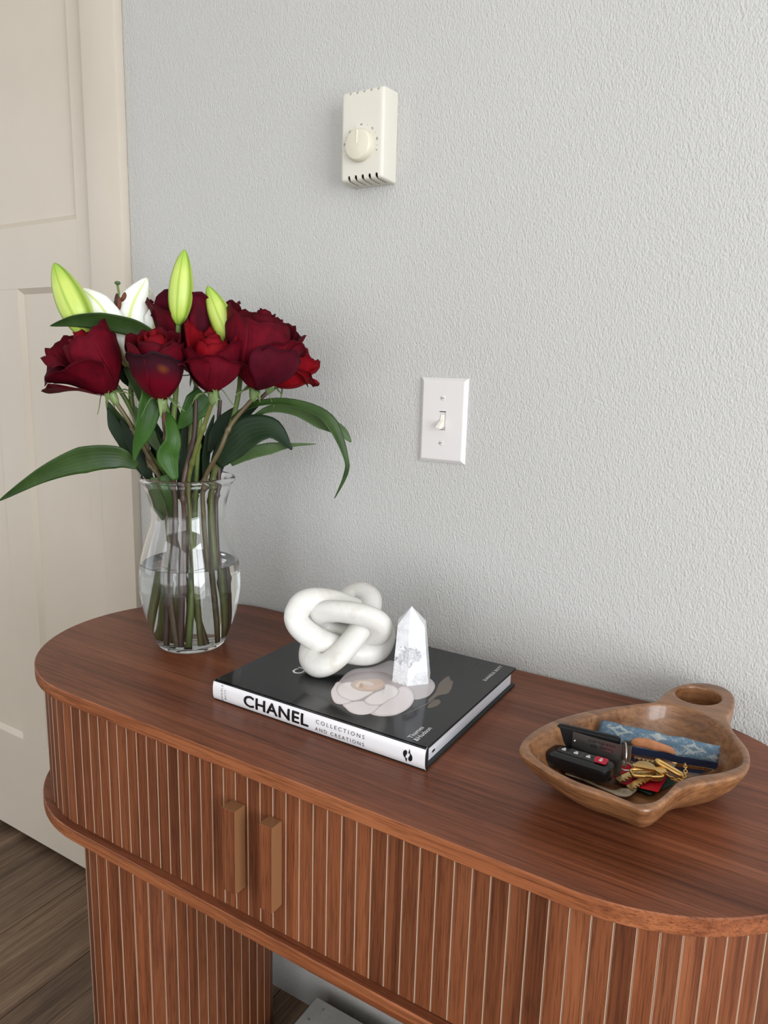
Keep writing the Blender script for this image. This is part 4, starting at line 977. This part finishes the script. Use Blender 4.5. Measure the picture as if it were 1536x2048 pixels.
HND = [(1300,1412),(1318,1396),(1332,1383),(1358,1370),(1400,1365),(1443,1372),(1467,1389),(1469,1410),(1456,1434),(1464,1458),(1430,1462),(1380,1440),(1340,1425)]
o_ = zc(OUT, 96); cen = sum(o_, V(0,0,0))/96
def sc_loop(P, s, z, sh=V(0,0,0)): return [V(cen.x+(p.x-cen.x)*s+sh.x, cen.y+(p.y-cen.y)*s+sh.y, z) for p in P]
bm = BM()
loft(bm, [sc_loop(o_, .50, ZT+.0003, V(.0, .010, 0)), sc_loop(o_, .62, ZT+.0040, V(0, .008, 0)), sc_loop(o_, .77, ZT+.013, V(0, .005, 0)), sc_loop(o_, .90, ZT+.026, V(0, .002, 0)), sc_loop(o_, .985, ZT+.040), o_])
h_ = zc(HND, 60); hcen = sum(h_, V(0,0,0))/60
loft(bm, [[V(hcen.x+(p.x-hcen.x)*s, hcen.y+(p.y-hcen.y)*s, z) for p in h_] for s, z in ((.80, ZT+.012), (.92, ZT+.020), (1.0, ZT+.032), (1.0, ZR+.0005))])
bmesh.ops.recalc_face_normals(bm, faces=bm.faces[:])
bowl = obj('serving_bowl', bm, M_BWL.m, smooth=True)
def remesh(o, vs, sm):
    md = o.modifiers.new('r', 'REMESH'); md.mode = 'VOXEL'; md.voxel_size = vs; md.use_smooth_shade = True
    if sm: m2 = o.modifiers.new('s', 'SMOOTH'); m2.iterations = sm; m2.factor = .5
    dg = bpy.context.evaluated_depsgraph_get(); me_ = bpy.data.meshes.new_from_object(o.evaluated_get(dg)); o.modifiers.clear(); old = o.data; o.data = me_; bpy.data.meshes.remove(old)
remesh(bowl, .0016, 4)
c_ = zc(CAV, 96); bm = BM()
loft(bm, [sc_loop(c_, .52, ZT+.0075, V(0, .008, 0)), sc_loop(c_, .65, ZT+.0100, V(0, .006, 0)), sc_loop(c_, .80, ZT+.0185, V(0, .004, 0)), sc_loop(c_, .925, ZT+.032, V(0, .001, 0)), c_, sc_loop(c_, 1.01, ZR+.02)])
bmesh.ops.recalc_face_normals(bm, faces=bm.faces[:]); cut1 = obj('cutter', bm, None)
hl, hr_, ht, hb = (at_z(x, y, ZR) for x, y in ((1347.5, 1384), (1444, 1398), (1399.6, 1372.6), (1396, 1409)))
hc = (hl+hr_+ht+hb)/4; ua = (hr_-hl)/2; ub = (ht-hb)/2
bm = BM(); loft(bm, [[V(hc.x, hc.y, 0)+(ua*math.cos(2*PI*k/48)+ub*math.sin(2*PI*k/48))*s+V(0, 0, z) for k in range(48)] for s, z in ((.86, ZT+.004), (.9, ZT+.02), (1.0, ZR+.02))])
for v in bm.verts: pass
bmesh.ops.recalc_face_normals(bm, faces=bm.faces[:])
for v in bm.verts: v.co.z = v.co.z if v.co.z < 1.2 else v.co.z-ZR
cut2 = obj('cutter', bm, None)
apply_bool(bowl, [cut1]); apply_bool(bowl, [cut2]); remesh(bowl, .0014, 5)
bowl.data.materials.clear(); bowl.data.materials.append(M_BWL.m)
tag(bowl, 'carved brown wooden bowl with a holed handle, holding keys, at the right of the table', 'bowl')

# ------------------------------------------------------------------ things in the bowl
ZI = ZT+.0095
M_BLKP = plain('black_plastic', (.004, .004, .005, 1), .22); M_LTH = plain('black_leather', (.005, .005, .006, 1), .5); M_RED = plain('red_button', (.45, .012, .035, 1), .35)
M_STL = plain('brushed_steel', (.55, .53, .50, 1), .28, 1.0); M_PLT = plain('dark_nickel_plate', (.30, .285, .27, 1), .34, 1.0); M_GLD = plain('gold_metal', (.72, .46, .16, 1), .24, 1.0); M_BRS = plain('brass_key', (.55, .40, .18, 1), .32, 1.0)
M_ICON = plain('pale_icon', (.6, .6, .6, 1), .5)
# key fob: a frame on its top face
F0, F1, F2 = at_z(1085, 1503, ZT+.034), at_z(1220, 1545, ZT+.0335), at_z(1122, 1478, ZT+.037)
fx = (F1-F0).normalized(); fl = (F1-F0).length
fb = V(-fx.y, fx.x, 0).normalized(); fy = (fb - fx*fb.dot(fx)).normalized(); fz = fx.cross(fy).normalized()
fy = (fy-fz*.04).normalized(); fz = fx.cross(fy).normalized()
fw = .0300
FO = F0+fy*(fw*.5)
def fp(x, y, z): return FO+fx*x+fy*y+fz*z          # x 0..fl, y -fw/2..fw/2, z from the top face
def rounded(x0, x1, y0, y1, r, n=6):
    out = []
    for cx_, cy_, a0 in ((x1-r, y0+r, -PI/2), (x1-r, y1-r, 0), (x0+r, y1-r, PI/2), (x0+r, y0+r, PI)):
        for k in range(n+1): a = a0+PI/2*k/n; out.append((cx_+r*math.cos(a), cy_+r*math.sin(a)))
    return out
fob = tag(empty('car_key_fob', fp(fl/2, 0, -.014)), 'black car key remote with a red panic button, in the wooden bowl', 'key fob')
bm = BM(); Ls = []
for i_, z in ((.0035, -.0150), (.0008, -.0125), (0, -.0080), (.0004, -.0050), (.0012, -.0022), (.0045, -.0004), (.0065, 0)):
    Ls.append([fp(x, y, z) for x, y in rounded(i_, fl-i_, -fw/2+i_, fw/2-i_, .0105-i_*.5, 8)])
loft(bm, Ls); f1 = obj('shell', bm, M_BLKP, smooth=True, sharp=40)
bm = BM(); loft(bm, [[fp(x, y, z) for x, y in rounded(.010+q, fl*.76-q, -fw/2+.0095+q, fw/2-.0100-q, .0035)] for q, z in ((0, .0), (.0002, .0009), (.0012, .0014))]); f2 = obj('button_panel', bm, plain('satin_black', (.018, .018, .018, 1), .35), smooth=True, sharp=40)
fk = [f1, f2]
for k in range(4):
    x = fl*.76*.16+.0085+k*.0118
    q = .0052
    if k == 3:
        bm = BM(); loft(bm, [[fp(x_, y_, z) for x_, y_ in rounded(x-.0055, x+.0060, -.0058, .0062, .002)] for z in (.001, .0018)]); fk.append(obj('panic_button', bm, M_RED, smooth=True, sharp=40)); fk[-1]['label'] = 'red panic button'
        bm = BM(); loft(bm, [[fp(x_, y_, z) for x_, y_ in rounded(x-.0014, x+.0014, -.0026, .0004, .0004, 2)] for z in (.0018, .00195)]); loft(bm, [[fp(x_, y_, z) for x_, y_ in rounded(x-.0013, x+.0013, .0016, .0036, .0008, 3)] for z in (.0018, .00195)]); fk.append(obj('icon', bm, M_ICON))
    else:
        bm = BM(); loft(bm, [[fp(x_, y_, z) for x_, y_ in rounded(x-.0020, x+.0020, -.0024, .0008, .0005, 2)] for z in (.00135, .0016)]); loft(bm, [[fp(x_, y_, z) for x_, y_ in rounded(x-.0011, x+.0013, .0014, .0032, .0009, 3)] for z in (.00135, .0016)])
        fk.append(obj('icon', bm, M_ICON))
        bm = BM(); box(bm, (-.0001, -.0050, 0), (.0001, .0052, .0002)); 
        for v in bm.verts: v.co = fp(x+.0059+v.co.x, v.co.y, .0013+v.co.z)
        fk.append(obj('button_gap', bm, M_STL))
bm = BM(); box(bm, (0, 0, 0), (.024, .0004, .0016)); 
for v in bm.verts: v.co = fp(fl*.40+v.co.x, -fw/2-.0002+v.co.y, -.0085+v.co.z)
fk.append(obj('release_latch', bm, M_BLKP))
adopt(fob, *fk)
# leather tag standing behind the fob, with its metal plate
tn = V(fx.x, fx.y, 0).normalized(); tb = V(-tn.y, tn.x, 0)
TP = FO+fy*(fw/2+.0045)
def tg_(px, py, off=0): return on(px, py, TP+tb*off, tb)
a_, b_, c_2, d_2 = tg_(1116, 1446), tg_(1242, 1474), tg_(1241, 1516), tg_(1115.5, 1492)
ztop0, ztop1 = a_.z, b_.z; zbot = ZI+.004
lt = tag(empty('leather_key_tag', V(TP.x, TP.y, zbot)), 'black stitched leather key tag standing upright behind the car key', 'key tag')
def tagpt(s, t, off): return a_.lerp(b_, s)*t + V(a_.lerp(b_, s).x, a_.lerp(b_, s).y, zbot)*(1-t) + tb*off
bm = BM(); rl = rounded(0, 1, 0, 1, .07, 5)
loft(bm, [[tagpt(s, t, o) for s, t in rl] for o in (-.0012, .0012)]); bmesh.ops.recalc_face_normals(bm, faces=bm.faces[:]); lk = [obj('leather_panel', bm, M_LTH)]
for k in range(20):
    s = .06+.88*k/19; bm = BM(); box(bm, (-.0011, -.0003, -.00022), (.0011, .0003, .00022)); p0 = tagpt(s, .925, -.0013)
    for v in bm.verts: v.co = p0+tn*v.co.x+tb*v.co.y+V(0,0,1)*v.co.z
    lk.append(obj('stitch', bm, plain('black_thread', (.05, .05, .05, 1), .5) if k == 0 else lk[1].data.materials[0]))
pa, pb = tg_(1144, 1465, -.006), tg_(1248, 1491, -.006)
bm = BM(); R4 = []
for off in (-.0066, -.0060):
    row = []
    for s, t in ((0, 0), (.25, 0), (.5, 0), (.75, 0), (1, 0), (1, 1), (.75, 1), (.5, 1), (.25, 1), (0, 1)):
        p = pa.lerp(pb, s); q = V(p.x, p.y, zbot+.002); w_ = q.lerp(p, t); row.append(w_+tb*(off+.006+.0035*(1-s)**2))
    R4.append(row)
loft(bm, R4); bmesh.ops.recalc_face_normals(bm, faces=bm.faces[:]); lk.append(obj('metal_plate', bm, M_PLT)); lk[-1]['label'] = 'dark metal name plate'
pln = lambda s, z: V(pa.lerp(pb, s).x, pa.lerp(pb, s).y, z)
th_ = .0031
for s_, s0, zf, ln in (('(253) 475-4155', .84, pa.lerp(pb, .7).z-.0016, .026), ('Tacoma, WA', .82, pa.lerp(pb, .7).z-.0062, .022)):
    p0 = pln(s0, zf)-tb*.0004
    dirx = -(pb-pa).normalized()
    lk.append(text_on('lettering', s_, p0-tb*.0005, dirx, (0, 0, -1), ln, th_, M_BLK, None))
rv = BM(); bmesh.ops.create_uvsphere(rv, u_segments=10, v_segments=6, radius=.0012, matrix=Matrix.Translation(pln(.05, pa.z-.009)+tb*.002)); lk.append(obj('rivet', rv, M_STL, smooth=True))
adopt(lt, *lk)
# steel barrel loop and split rings at the fob's right end
rp = at_z(1251, 1505, ZT+.034)
def ring_obj(name, c, e1, e2, R, r, mat, label, cat, group=None, n=36):
    bm = BM(); tube(bm, [c+e1*R*math.cos(2*PI*k/n)+e2*R*math.sin(2*PI*k/n) for k in range(n)], r, 8, True); return tag(obj(name, bm, mat, smooth=True), label, cat, group)
lp = tg_(1254, 1486, -.003)
bm = BM(); loft(bm, [[lp+tn*(.0048*math.cos(2*PI*k/24))+tb*(.0048*math.sin(2*PI*k/24))+V(0,0,z) for k in range(24)] for z in (-.016, 0)], False, False)
bmesh.ops.solidify(bm, geom=bm.faces[:], thickness=.0007); tag(obj('loop_clasp', bm, M_STL, smooth=True, sharp=50), 'steel barrel loop joining the key tag to the split ring', 'clasp')
rc = lp+V(0, 0, -.010)-tb*.0045
ring_obj('split_ring', rc, V(0, 0, 1), (V(CF.x, CF.y, 0).normalized()+V(CR.x, CR.y, 0)*.22).normalized(), .0108, .0008, M_STL, 'upright steel split ring hooked through the barrel loop', 'key ring', 'steel split rings')
rc2 = at_z(1250, 1533, ZT+.021)
ring_obj('split_ring', rc2, tn, tb, .0072, .0009, M_STL, 'steel split ring lying flat below the upright one', 'key ring', 'steel split rings')
# pouch
M_DEN = Mat('washed_denim'); uv = M_DEN.n('ShaderNodeUVMap')
def uvs_(sx_, sy_):
    mp = M_DEN.n('ShaderNodeMapping'); M_DEN.l(uv.outputs[0], mp.inputs[0]); mp.inputs['Scale'].default_value = (sx_, sy_, 1); return mp.outputs[0]
d1 = M_DEN.noise(uvs_(110, 9), 1, 4, .7); d2 = M_DEN.noise(uvs_(7, 4), 1, 5, .65, .6); d3 = M_DEN.noise(uvs_(60, 60), 1, 3, .7)
base = M_DEN.ramp(d1, [(.3, (.050, .098, .155, 1)), (.5, (.092, .158, .225, 1)), (.7, (.23, .30, .345, 1))])
base = M_DEN.mix(M_DEN.ramp(d2, [(.52, (0,0,0,1)), (.68, (.75,.75,.75,1))]), base, (.38, .41, .39, 1))
tdis = M_DEN.n('ShaderNodeTexNoise'); tdis.inputs['Scale'].default_value = 16; tdis.inputs['Detail'].default_value = 4; M_DEN.l(uv.outputs[0], tdis.inputs['Vector'])
dsc = M_DEN.n('ShaderNodeVectorMath', operation='MULTIPLY_ADD'); M_DEN.l(tdis.outputs['Color'], dsc.inputs[0]); dsc.inputs[1].default_value = (.10, .13, 0); M_DEN.l(uv.outputs[0], dsc.inputs[2])
total = None
for cu_, cv_, au, av, hol in ((.42, .72, .30, .30, 1), (1.20, .80, .24, .26, 0), (1.90, .60, .30, .32, 1), (.80, .42, .16, .16, 0), (2.30, .36, .20, .22, 0), (1.62, .26, .14, .14, 0), (.12, .30, .16, .2, 1)):
    sb = M_DEN.n('ShaderNodeVectorMath', operation='SUBTRACT'); M_DEN.l(dsc.outputs[0], sb.inputs[0]); sb.inputs[1].default_value = (cu_+.05, cv_+.065, 0)
    sx_ = M_DEN.n('ShaderNodeSeparateXYZ'); M_DEN.l(sb.outputs[0], sx_.inputs[0]); acc = None
    for ax_, sc_ in ((0, au), (1, av)):
        q1 = M_DEN.n('ShaderNodeMath', operation='ABSOLUTE'); M_DEN.l(sx_.outputs[ax_], q1.inputs[0]); q2 = M_DEN.n('ShaderNodeMath', operation='DIVIDE'); M_DEN.l(q1.outputs[0], q2.inputs[0]); q2.inputs[1].default_value = sc_
        q3 = M_DEN.n('ShaderNodeMath', operation='POWER'); M_DEN.l(q2.outputs[0], q3.inputs[0]); q3.inputs[1].default_value = .7
        if acc is None: acc = q3.outputs[0]
        else: q4 = M_DEN.n('ShaderNodeMath', operation='ADD'); M_DEN.l(acc, q4.inputs[0]); M_DEN.l(q3.outputs[0], q4.inputs[1]); acc = q4.outputs[0]
    st_ = [(.0, (0,0,0,1)), (.52, (0,0,0,1)), (.62, (.9,.9,.9,1)), (.92, (.9,.9,.9,1)), (1.0, (0,0,0,1))] if hol else [(0, (.9,.9,.9,1)), (.85, (.8,.8,.8,1)), (1.0, (0,0,0,1))]
    mk_ = M_DEN.ramp(acc, st_)
    total = mk_ if total is None else M_DEN.mix(1, total, mk_, 'LIGHTEN')
thr = M_DEN.ramp(M_DEN.noise(uvs_(26, 150), 1, 3, .8), [(.38, (.15,.15,.15,1)), (.58, (1,1,1,1))])
base = M_DEN.mix(M_DEN.mix(1, total, thr, 'MULTIPLY'), base, (.46, .47, .42, 1))
M_DEN.color(M_DEN.mix(.5, base, M_DEN.ramp(d3, [(.3, (.7,.7,.7,1)), (.6, (1.15,1.15,1.15,1))]), 'MULTIPLY')); M_DEN.set(Roughness=.9); M_DEN.bump(d3, .5, .0012)
M_FRAY = plain('frayed_white_thread', (.52, .52, .46, 1), .95); M_NAVY = plain('navy_zip_tape', (.018, .028, .075, 1), .85); M_TAN = Mat('tan_leather'); M_TAN.color(M_TAN.ramp(M_TAN.noise(M_TAN.coord(), 90, 5), [(.3, (.34, .115, .040, 1)), (.7, (.48, .19, .075, 1))])); M_TAN.set(Roughness=.5); M_TAN.bump(M_TAN.noise(M_TAN.coord(), 300, 3), .2, .0008)
PB0, PB1 = at_z(1203, 1440, ZT+.047), at_z(1441, 1492, ZT+.044)
PF0, PF1 = at_z(1186, 1484, ZT+.026), at_z(1437, 1532, ZT+.024)
pc_ = (PB0+PB1+PF0+PF1)/4; pn = (PB1-PB0).cross(PB0-PF0).normalized()
if pn.z < 0: pn = -pn
def pq(s, t, h=0): return (PF0.lerp(PF1, s)).lerp(PB0.lerp(PB1, s), t)+pn*h
pouch = tag(empty('zip_pouch', pq(.5, .5, -.010)), 'small faded denim zip pouch with a tan leather patch, at the back of the bowl', 'pouch')
bm = BM(); n1, n2 = 48, 20; rows = []; uvr = []
def pil(s, t): return (max(0.0, 1-abs(2*s-1)**7)*max(0.0, 1-abs(2*t-1)**4))**.5
def phi_(s, t, sgn): return sgn*.0055*pil(s, t)+.0007*mnoise.noise(V(s*9, t*5, 1.5*sgn))*pil(s, t)
def wob(s, t): return pn*0+(PB1-PB0).normalized()*(.0007*mnoise.noise(V(t*6, s*3, 2)))+(PB0-PF0).normalized()*(.0010*math.sin(s*19)*(t-.5)*.8+.0012*mnoise.noise(V(s*8, 3, t)))
for sgn in (1, -1):
    rows = [[bm.verts.new(pq(i/n1, j/n2, phi_(i/n1, j/n2, sgn)-.004)+wob(i/n1, j/n2)) for i in range(n1+1)] for j in range(n2+1)]
    for a, b in zip(rows, rows[1:]):
        for i in range(n1):
            f = bm.faces.new((a[i], a[i+1], b[i+1], b[i]) if sgn > 0 else (b[i], b[i+1], a[i+1], a[i]))
    ul = bm.loops.layers.uv.verify(); m_ = {}
    for j, r in enumerate(rows):
        for i, v in enumerate(r): m_[v] = (i/n1*2.4, j/n2)
    for f in bm.faces:
        for l in f.loops:
            if l.vert in m_: l[ul].uv = m_[l.vert]
bmesh.ops.remove_doubles(bm, verts=bm.verts[:], dist=.00001)
pk = [obj('denim_body', bm, M_DEN.m, smooth=True)]
def pst(px, py):
    P = on(px, py, pc_+pn*.002, pn); # solve s,t
    E1 = PF1-PF0; E2 = PB0-PF0; r = P-PF0
    a11, a12, a22 = E1.dot(E1), E1.dot(E2), E2.dot(E2); b1_, b2_ = r.dot(E1), r.dot(E2); D = a11*a22-a12*a12
    return ((b1_*a22-b2_*a12)/D, (a11*b2_-a12*b1_)/D)
def ppx(x, y): return pst(1180+x/5.486, 1430+y/5.486)
def on_pouch(s, t, h): s_, t_ = max(0, min(1, s)), max(0, min(1, t)); return pq(s, t, phi_(s_, t_, 1)-.004+h)+wob(s_, t_)
P = catmull([V(*ppx(*p), 0) for p in ((455,300),(480,268),(530,252),(620,250),(720,268),(830,305),(915,350),(948,385),(945,415),(930,432),(800,408),(660,372),(560,350),(460,330))], 60, True)
cc_ = sum(P, V(0,0,0))/60; bm = BM()
vb = [bm.verts.new(on_pouch(p.x, p.y, .0002)) for p in P]; v1 = [bm.verts.new(on_pouch(p.x, p.y, .0012)) for p in P]; v2 = [bm.verts.new(on_pouch(cc_.x+(p.x-cc_.x)*.86, cc_.y+(p.y-cc_.y)*.86, .0019)) for p in P]; v3 = [bm.verts.new(on_pouch(cc_.x+(p.x-cc_.x)*.5, cc_.y+(p.y-cc_.y)*.5, .0021)) for p in P]; vc_ = bm.verts.new(on_pouch(cc_.x, cc_.y, .0021))
for A, B in ((vb, v1), (v1, v2), (v2, v3)):
    for i in range(60): bm.faces.new((A[i], A[(i+1)%60], B[(i+1)%60], B[i]))
for i in range(60): bm.faces.new((v3[i], v3[(i+1)%60], vc_))
bmesh.ops.recalc_face_normals(bm, faces=bm.faces[:]); pk.append(obj('leather_patch', bm, M_TAN.m, smooth=True, sharp=60)); pk[-1]['label'] = 'tan leather patch'
# zip: tape, teeth, slider
ft_ = PF0-PB0; ft_.normalize(); dn = V(0, 0, -1)
def zf(s, k, o=0): return on_pouch(s, .0, 0)+ft_*.0004+(dn*.8+ft_*.35)*k+ft_*o
bm = BM(); rr_ = [[bm.verts.new(on_pouch(i/40, .13, .0004)) for i in range(41)], [bm.verts.new(on_pouch(i/40, .02, .0006)) for i in range(41)], [bm.verts.new(zf(i/40, .003, .0006)) for i in range(41)]]
for A, B in zip(rr_, rr_[1:]):
    for i in range(40): bm.faces.new((A[i], B[i], B[i+1], A[i+1]))
pk.append(obj('zip_tape', bm, M_NAVY, smooth=True))
bm = BM(); rr_ = [[bm.verts.new(zf(i/40, k, .0002)) for i in range(41)] for k in (.0042, .0100)]
for i in range(40): bm.faces.new((rr_[0][i], rr_[1][i], rr_[1][i+1], rr_[0][i+1]))
pk.append(obj('zip_tape', bm, M_NAVY, smooth=True))
bm = BM()
for k in range(66):
    s = .30+.64*k/65; A = zf(s, .0028, .0008); B = zf(s, .0058, .0010); u_ = (PF1-PF0).normalized()*.00036
    q = (A-B).cross(u_).normalized()*.0005
    loft(bm, [[A-u_-q, A+u_-q, A+u_+q, A-u_+q], [B-u_-q, B+u_-q, B+u_+q, B-u_+q]])
o = obj('zip_teeth', bm, M_GLD); o['kind'] = 'stuff'; pk.append(o)
bm = BM(); A = zf(.66, .0040, .0015); ux = (PF1-PF0).normalized(); box(bm, (-.0035, -.0022, -.0028), (.0035, .0022, .0028), .0008)
for v in bm.verts: v.co = A+ux*v.co.x+ft_*v.co.y+pn*v.co.z
pk.append(obj('zip_slider', bm, M_GLD))
adopt(pouch, *pk)
# gold clips, chain, keys
def clip(name, a, b, w_, r, mat, label, grp):
    A, B = a, b; x = (B-A).normalized(); y = V(0,0,1).cross(x).normalized(); L_ = (B-A).length; n = 40; pts = []
    for k in range(n):
        t = 2*PI*k/n; c_, s_ = math.cos(t), math.sin(t)
        px_ = (L_/2)*(abs(c_)**.45)*(1 if c_ >= 0 else -1); py_ = (w_/2)*(abs(s_)**.55)*(1 if s_ >= 0 else -1); pts.append((A+B)/2+x*px_+y*py_)
    root = tag(empty(name, (A+B)/2), label, 'clip', grp)
    bm = BM(); tube(bm, pts, r, 8, True, upv=(0,0,1)); o = obj('clip_frame', bm, mat, smooth=True); mk_parent(o, root)
    bm = BM(); box(bm, (-.003, -.0014, -.0011), (.003, .0014, .0011), .0003)
    for v in bm.verts: v.co = (A+B)/2+x*(v.co.x)-y*(w_/2)+y*v.co.y+V(0,0,v.co.z)
    o = obj('clip_gate', bm, mat); mk_parent(o, root); return root
z1 = ZT+.0245
clip('spring_clip', at_z(1262, 1545, z1), at_z(1325, 1548, z1+.001), .0120, .0014, M_GLD, 'long gold spring clip lying flat beside the steel rings', 'gold clips on the key bunch')
clip('spring_clip', at_z(1313, 1521, z1+.006), at_z(1365, 1551, z1), .0050, .0017, M_GLD, 'narrow gold clip tilted against the zip of the pouch', 'gold clips on the key bunch')
ch = tag(empty('chain', at_z(1360, 1555, z1)), 'short gold curb chain hanging from the pouch zip', 'chain')
cp = catmull([at_z(1330, 1545, z1+.003), at_z(1345, 1557, z1-.002), at_z(1362, 1560, z1-.001), at_z(1370, 1552, z1+.004), at_z(1371, 1538, z1+.008), at_z(1370, 1528, z1+.010)], 13)
for k in range(13):
    A, B = cp[k], cp[k+1]; x = (B-A).normalized(); y = x.cross(V(0, 0, 1)).normalized() if k % 2 else x.cross(V(0,0,1)).cross(x).normalized(); c0 = (A+B)/2; L_ = max((B-A).length*.72, .0018)
    bm = BM(); tube(bm, [c0+x*L_*math.cos(2*PI*q/14)+y*.0014*math.sin(2*PI*q/14) for q in range(14)], .0005, 6, True); o = obj('link', bm, M_GLD, smooth=True); mk_parent(o, ch)
def key(a, b, w_, mat, label, bow=.0105, teeth=True, thick=.0019):
    """a: centre of the bow, b: tip"""
    x = (b-a).normalized(); y = V(0,0,1).cross(x).normalized(); z = x.cross(y); L_ = (b-a).length
    root = tag(empty('key', a), label, 'key', 'keys on the bunch in the bowl')
    bm = BM(); out = []
    n = 22
    for k in range(n): t = math.radians(25)+math.radians(310)*k/(n-1); out.append((bow*math.cos(t)*.9, bow*math.sin(t)))
    blade = []
    xs = [bow*.85, L_*.98]
    m = 12; yv = w_/2
    for k in range(m):
        u = k/(m-1); blade.append((xs[0]+(xs[1]-xs[0])*u, -yv))
    blade.append((L_, -yv*.2)); blade.append((L_, yv*.3))
    for k in range(2*m-1, -1, -1):
        u = k/(2*m-1); d = (.30 if k % 4 in (1, 2) else .95) if teeth and u > .15 else .95
        blade.append((xs[0]+(xs[1]-xs[0])*u*.97, yv*(d+.25*math.sin(k*2.1)*(.4 if u > .15 and teeth else 0))))
    P = [(p[0], p[1]) for p in reversed(out)][::-1]
    poly = P+[(blade[i][0], blade[i][1]) for i in range(len(blade))]
    loft(bm, [[a+x*u+y*v+z*q for u, v in poly] for q in (-thick/2, thick/2)], False, False)
    for q, rev in ((-thick/2, True), (thick/2, False)):
        vs = [bm.verts.new(a+x*u+y*v+z*q) for u, v in poly]
        f = bm.faces.new(vs[::-1] if rev else vs); bmesh.ops.triangulate(bm, faces=[f])
    bmesh.ops.remove_doubles(bm, verts=bm.verts[:], dist=.00001); bmesh.ops.recalc_face_normals(bm, faces=bm.faces[:])
    o = obj('blade', bm, mat); mk_parent(o, root)
    bm = BM(); box(bm, (bow*.9, -w_*.08, thick/2), (L_*.93, w_*.12, thick/2+.0003)); 
    for v in bm.verts: v.co = a+x*v.co.x+y*v.co.y+z*v.co.z
    o = obj('groove', bm, M_BRS); mk_parent(o, root)
    return root
key(at_z(1290, 1536, ZT+.0225), at_z(1236, 1563, ZT+.0165), .0082, M_BRS, 'brass key pointing left, uppermost on the red card', thick=.002)
key(at_z(1306, 1548, ZT+.0195), at_z(1259, 1578, ZT+.0145), .0082, M_BRS, 'brass key in front with its tip over the bowl floor')
key(at_z(1298, 1532, ZT+.0190), at_z(1268, 1552, ZT+.0185), .0095, plain('olive_brass', (.32, .25, .09, 1), .4, 1.0), 'wide olive-gold key under the long clip', bow=.0095, teeth=False)
key(at_z(1335, 1530, ZT+.0235), at_z(1268, 1516, ZT+.0235), .0065, M_STL, 'silver key lying along the foot of the pouch', bow=.0075)
key(at_z(1321, 1541, ZT+.0272), at_z(1265, 1531, ZT+.0268), .0050, M_GLD, 'slim gold key with a round head, running under the steel ring', bow=.0058, teeth=False)
# cards and dried leaf strip
def card(name, px, z, mat, label, cat, th=.0005):
    pts = [at_z(x, y, z+dz) for x, y, dz in px]; bm = BM(); loft(bm, [[p for p in pts], [p+V(0,0,th) for p in pts]]); bmesh.ops.recalc_face_normals(bm, faces=bm.faces[:]); return tag(obj(name, bm, mat), label, cat)
M_GRN = plain('dark_green_card', (.012, .040, .032, 1), .45); M_WED = plain('white_card_edge', (.6, .6, .58, 1), .5)
g = card('gift_card', [(1258,1572,0),(1300,1590,0),(1352,1566,0),(1320,1540,0),(1280,1545,0)], ZT+.0118, M_GRN, 'dark green plastic card under the red card', 'card')
card('membership_card', [(1225,1552,0),(1240,1567,0),(1316,1585,0.0015),(1334,1556,.0015),(1300,1530,0),(1246,1530,0)], ZT+.0132, plain('red_card', (.55, .008, .022, 1), .35), 'bright red card under the brass keys', 'card')
M_DRY = Mat('dried_leaf'); M_DRY.color(M_DRY.ramp(M_DRY.noise(M_DRY.coord(), 120, 5), [(.3, (.16, .105, .06, 1)), (.7, (.42, .34, .25, 1))])); M_DRY.set(Roughness=.7)
bm = BM(); A = [at_z(1130, 1548, ZT+.016), at_z(1170, 1562, ZT+.0125), at_z(1205, 1578, ZT+.0115), at_z(1238, 1588, ZT+.0120), at_z(1272, 1581, ZT+.0135)]; C = catmull(A, 24); gr = []; uvl = []
for i, c in enumerate(C):
    t = i/24; T = (C[min(i+1, 24)]-C[max(i-1, 0)]).normalized(); s = V(0,0,1).cross(T).normalized(); w_ = .0016+.0052*math.exp(-((t-.80)/.11)**2)
    if t > .97: w_ *= .2
    gr.append([c+s*w_*u+V(0,0,1)*(.0012*u*u) for u in (-1, -.5, 0, .5, 1)]); uvl.append([(u, t) for u in (0, .25, .5, .75, 1)])
o = sheet('dried_leaf', gr, uvl, M_DRY.m, None, .0005); tag(o, 'long dried brown leaf lying along the front of the bowl', 'leaf')
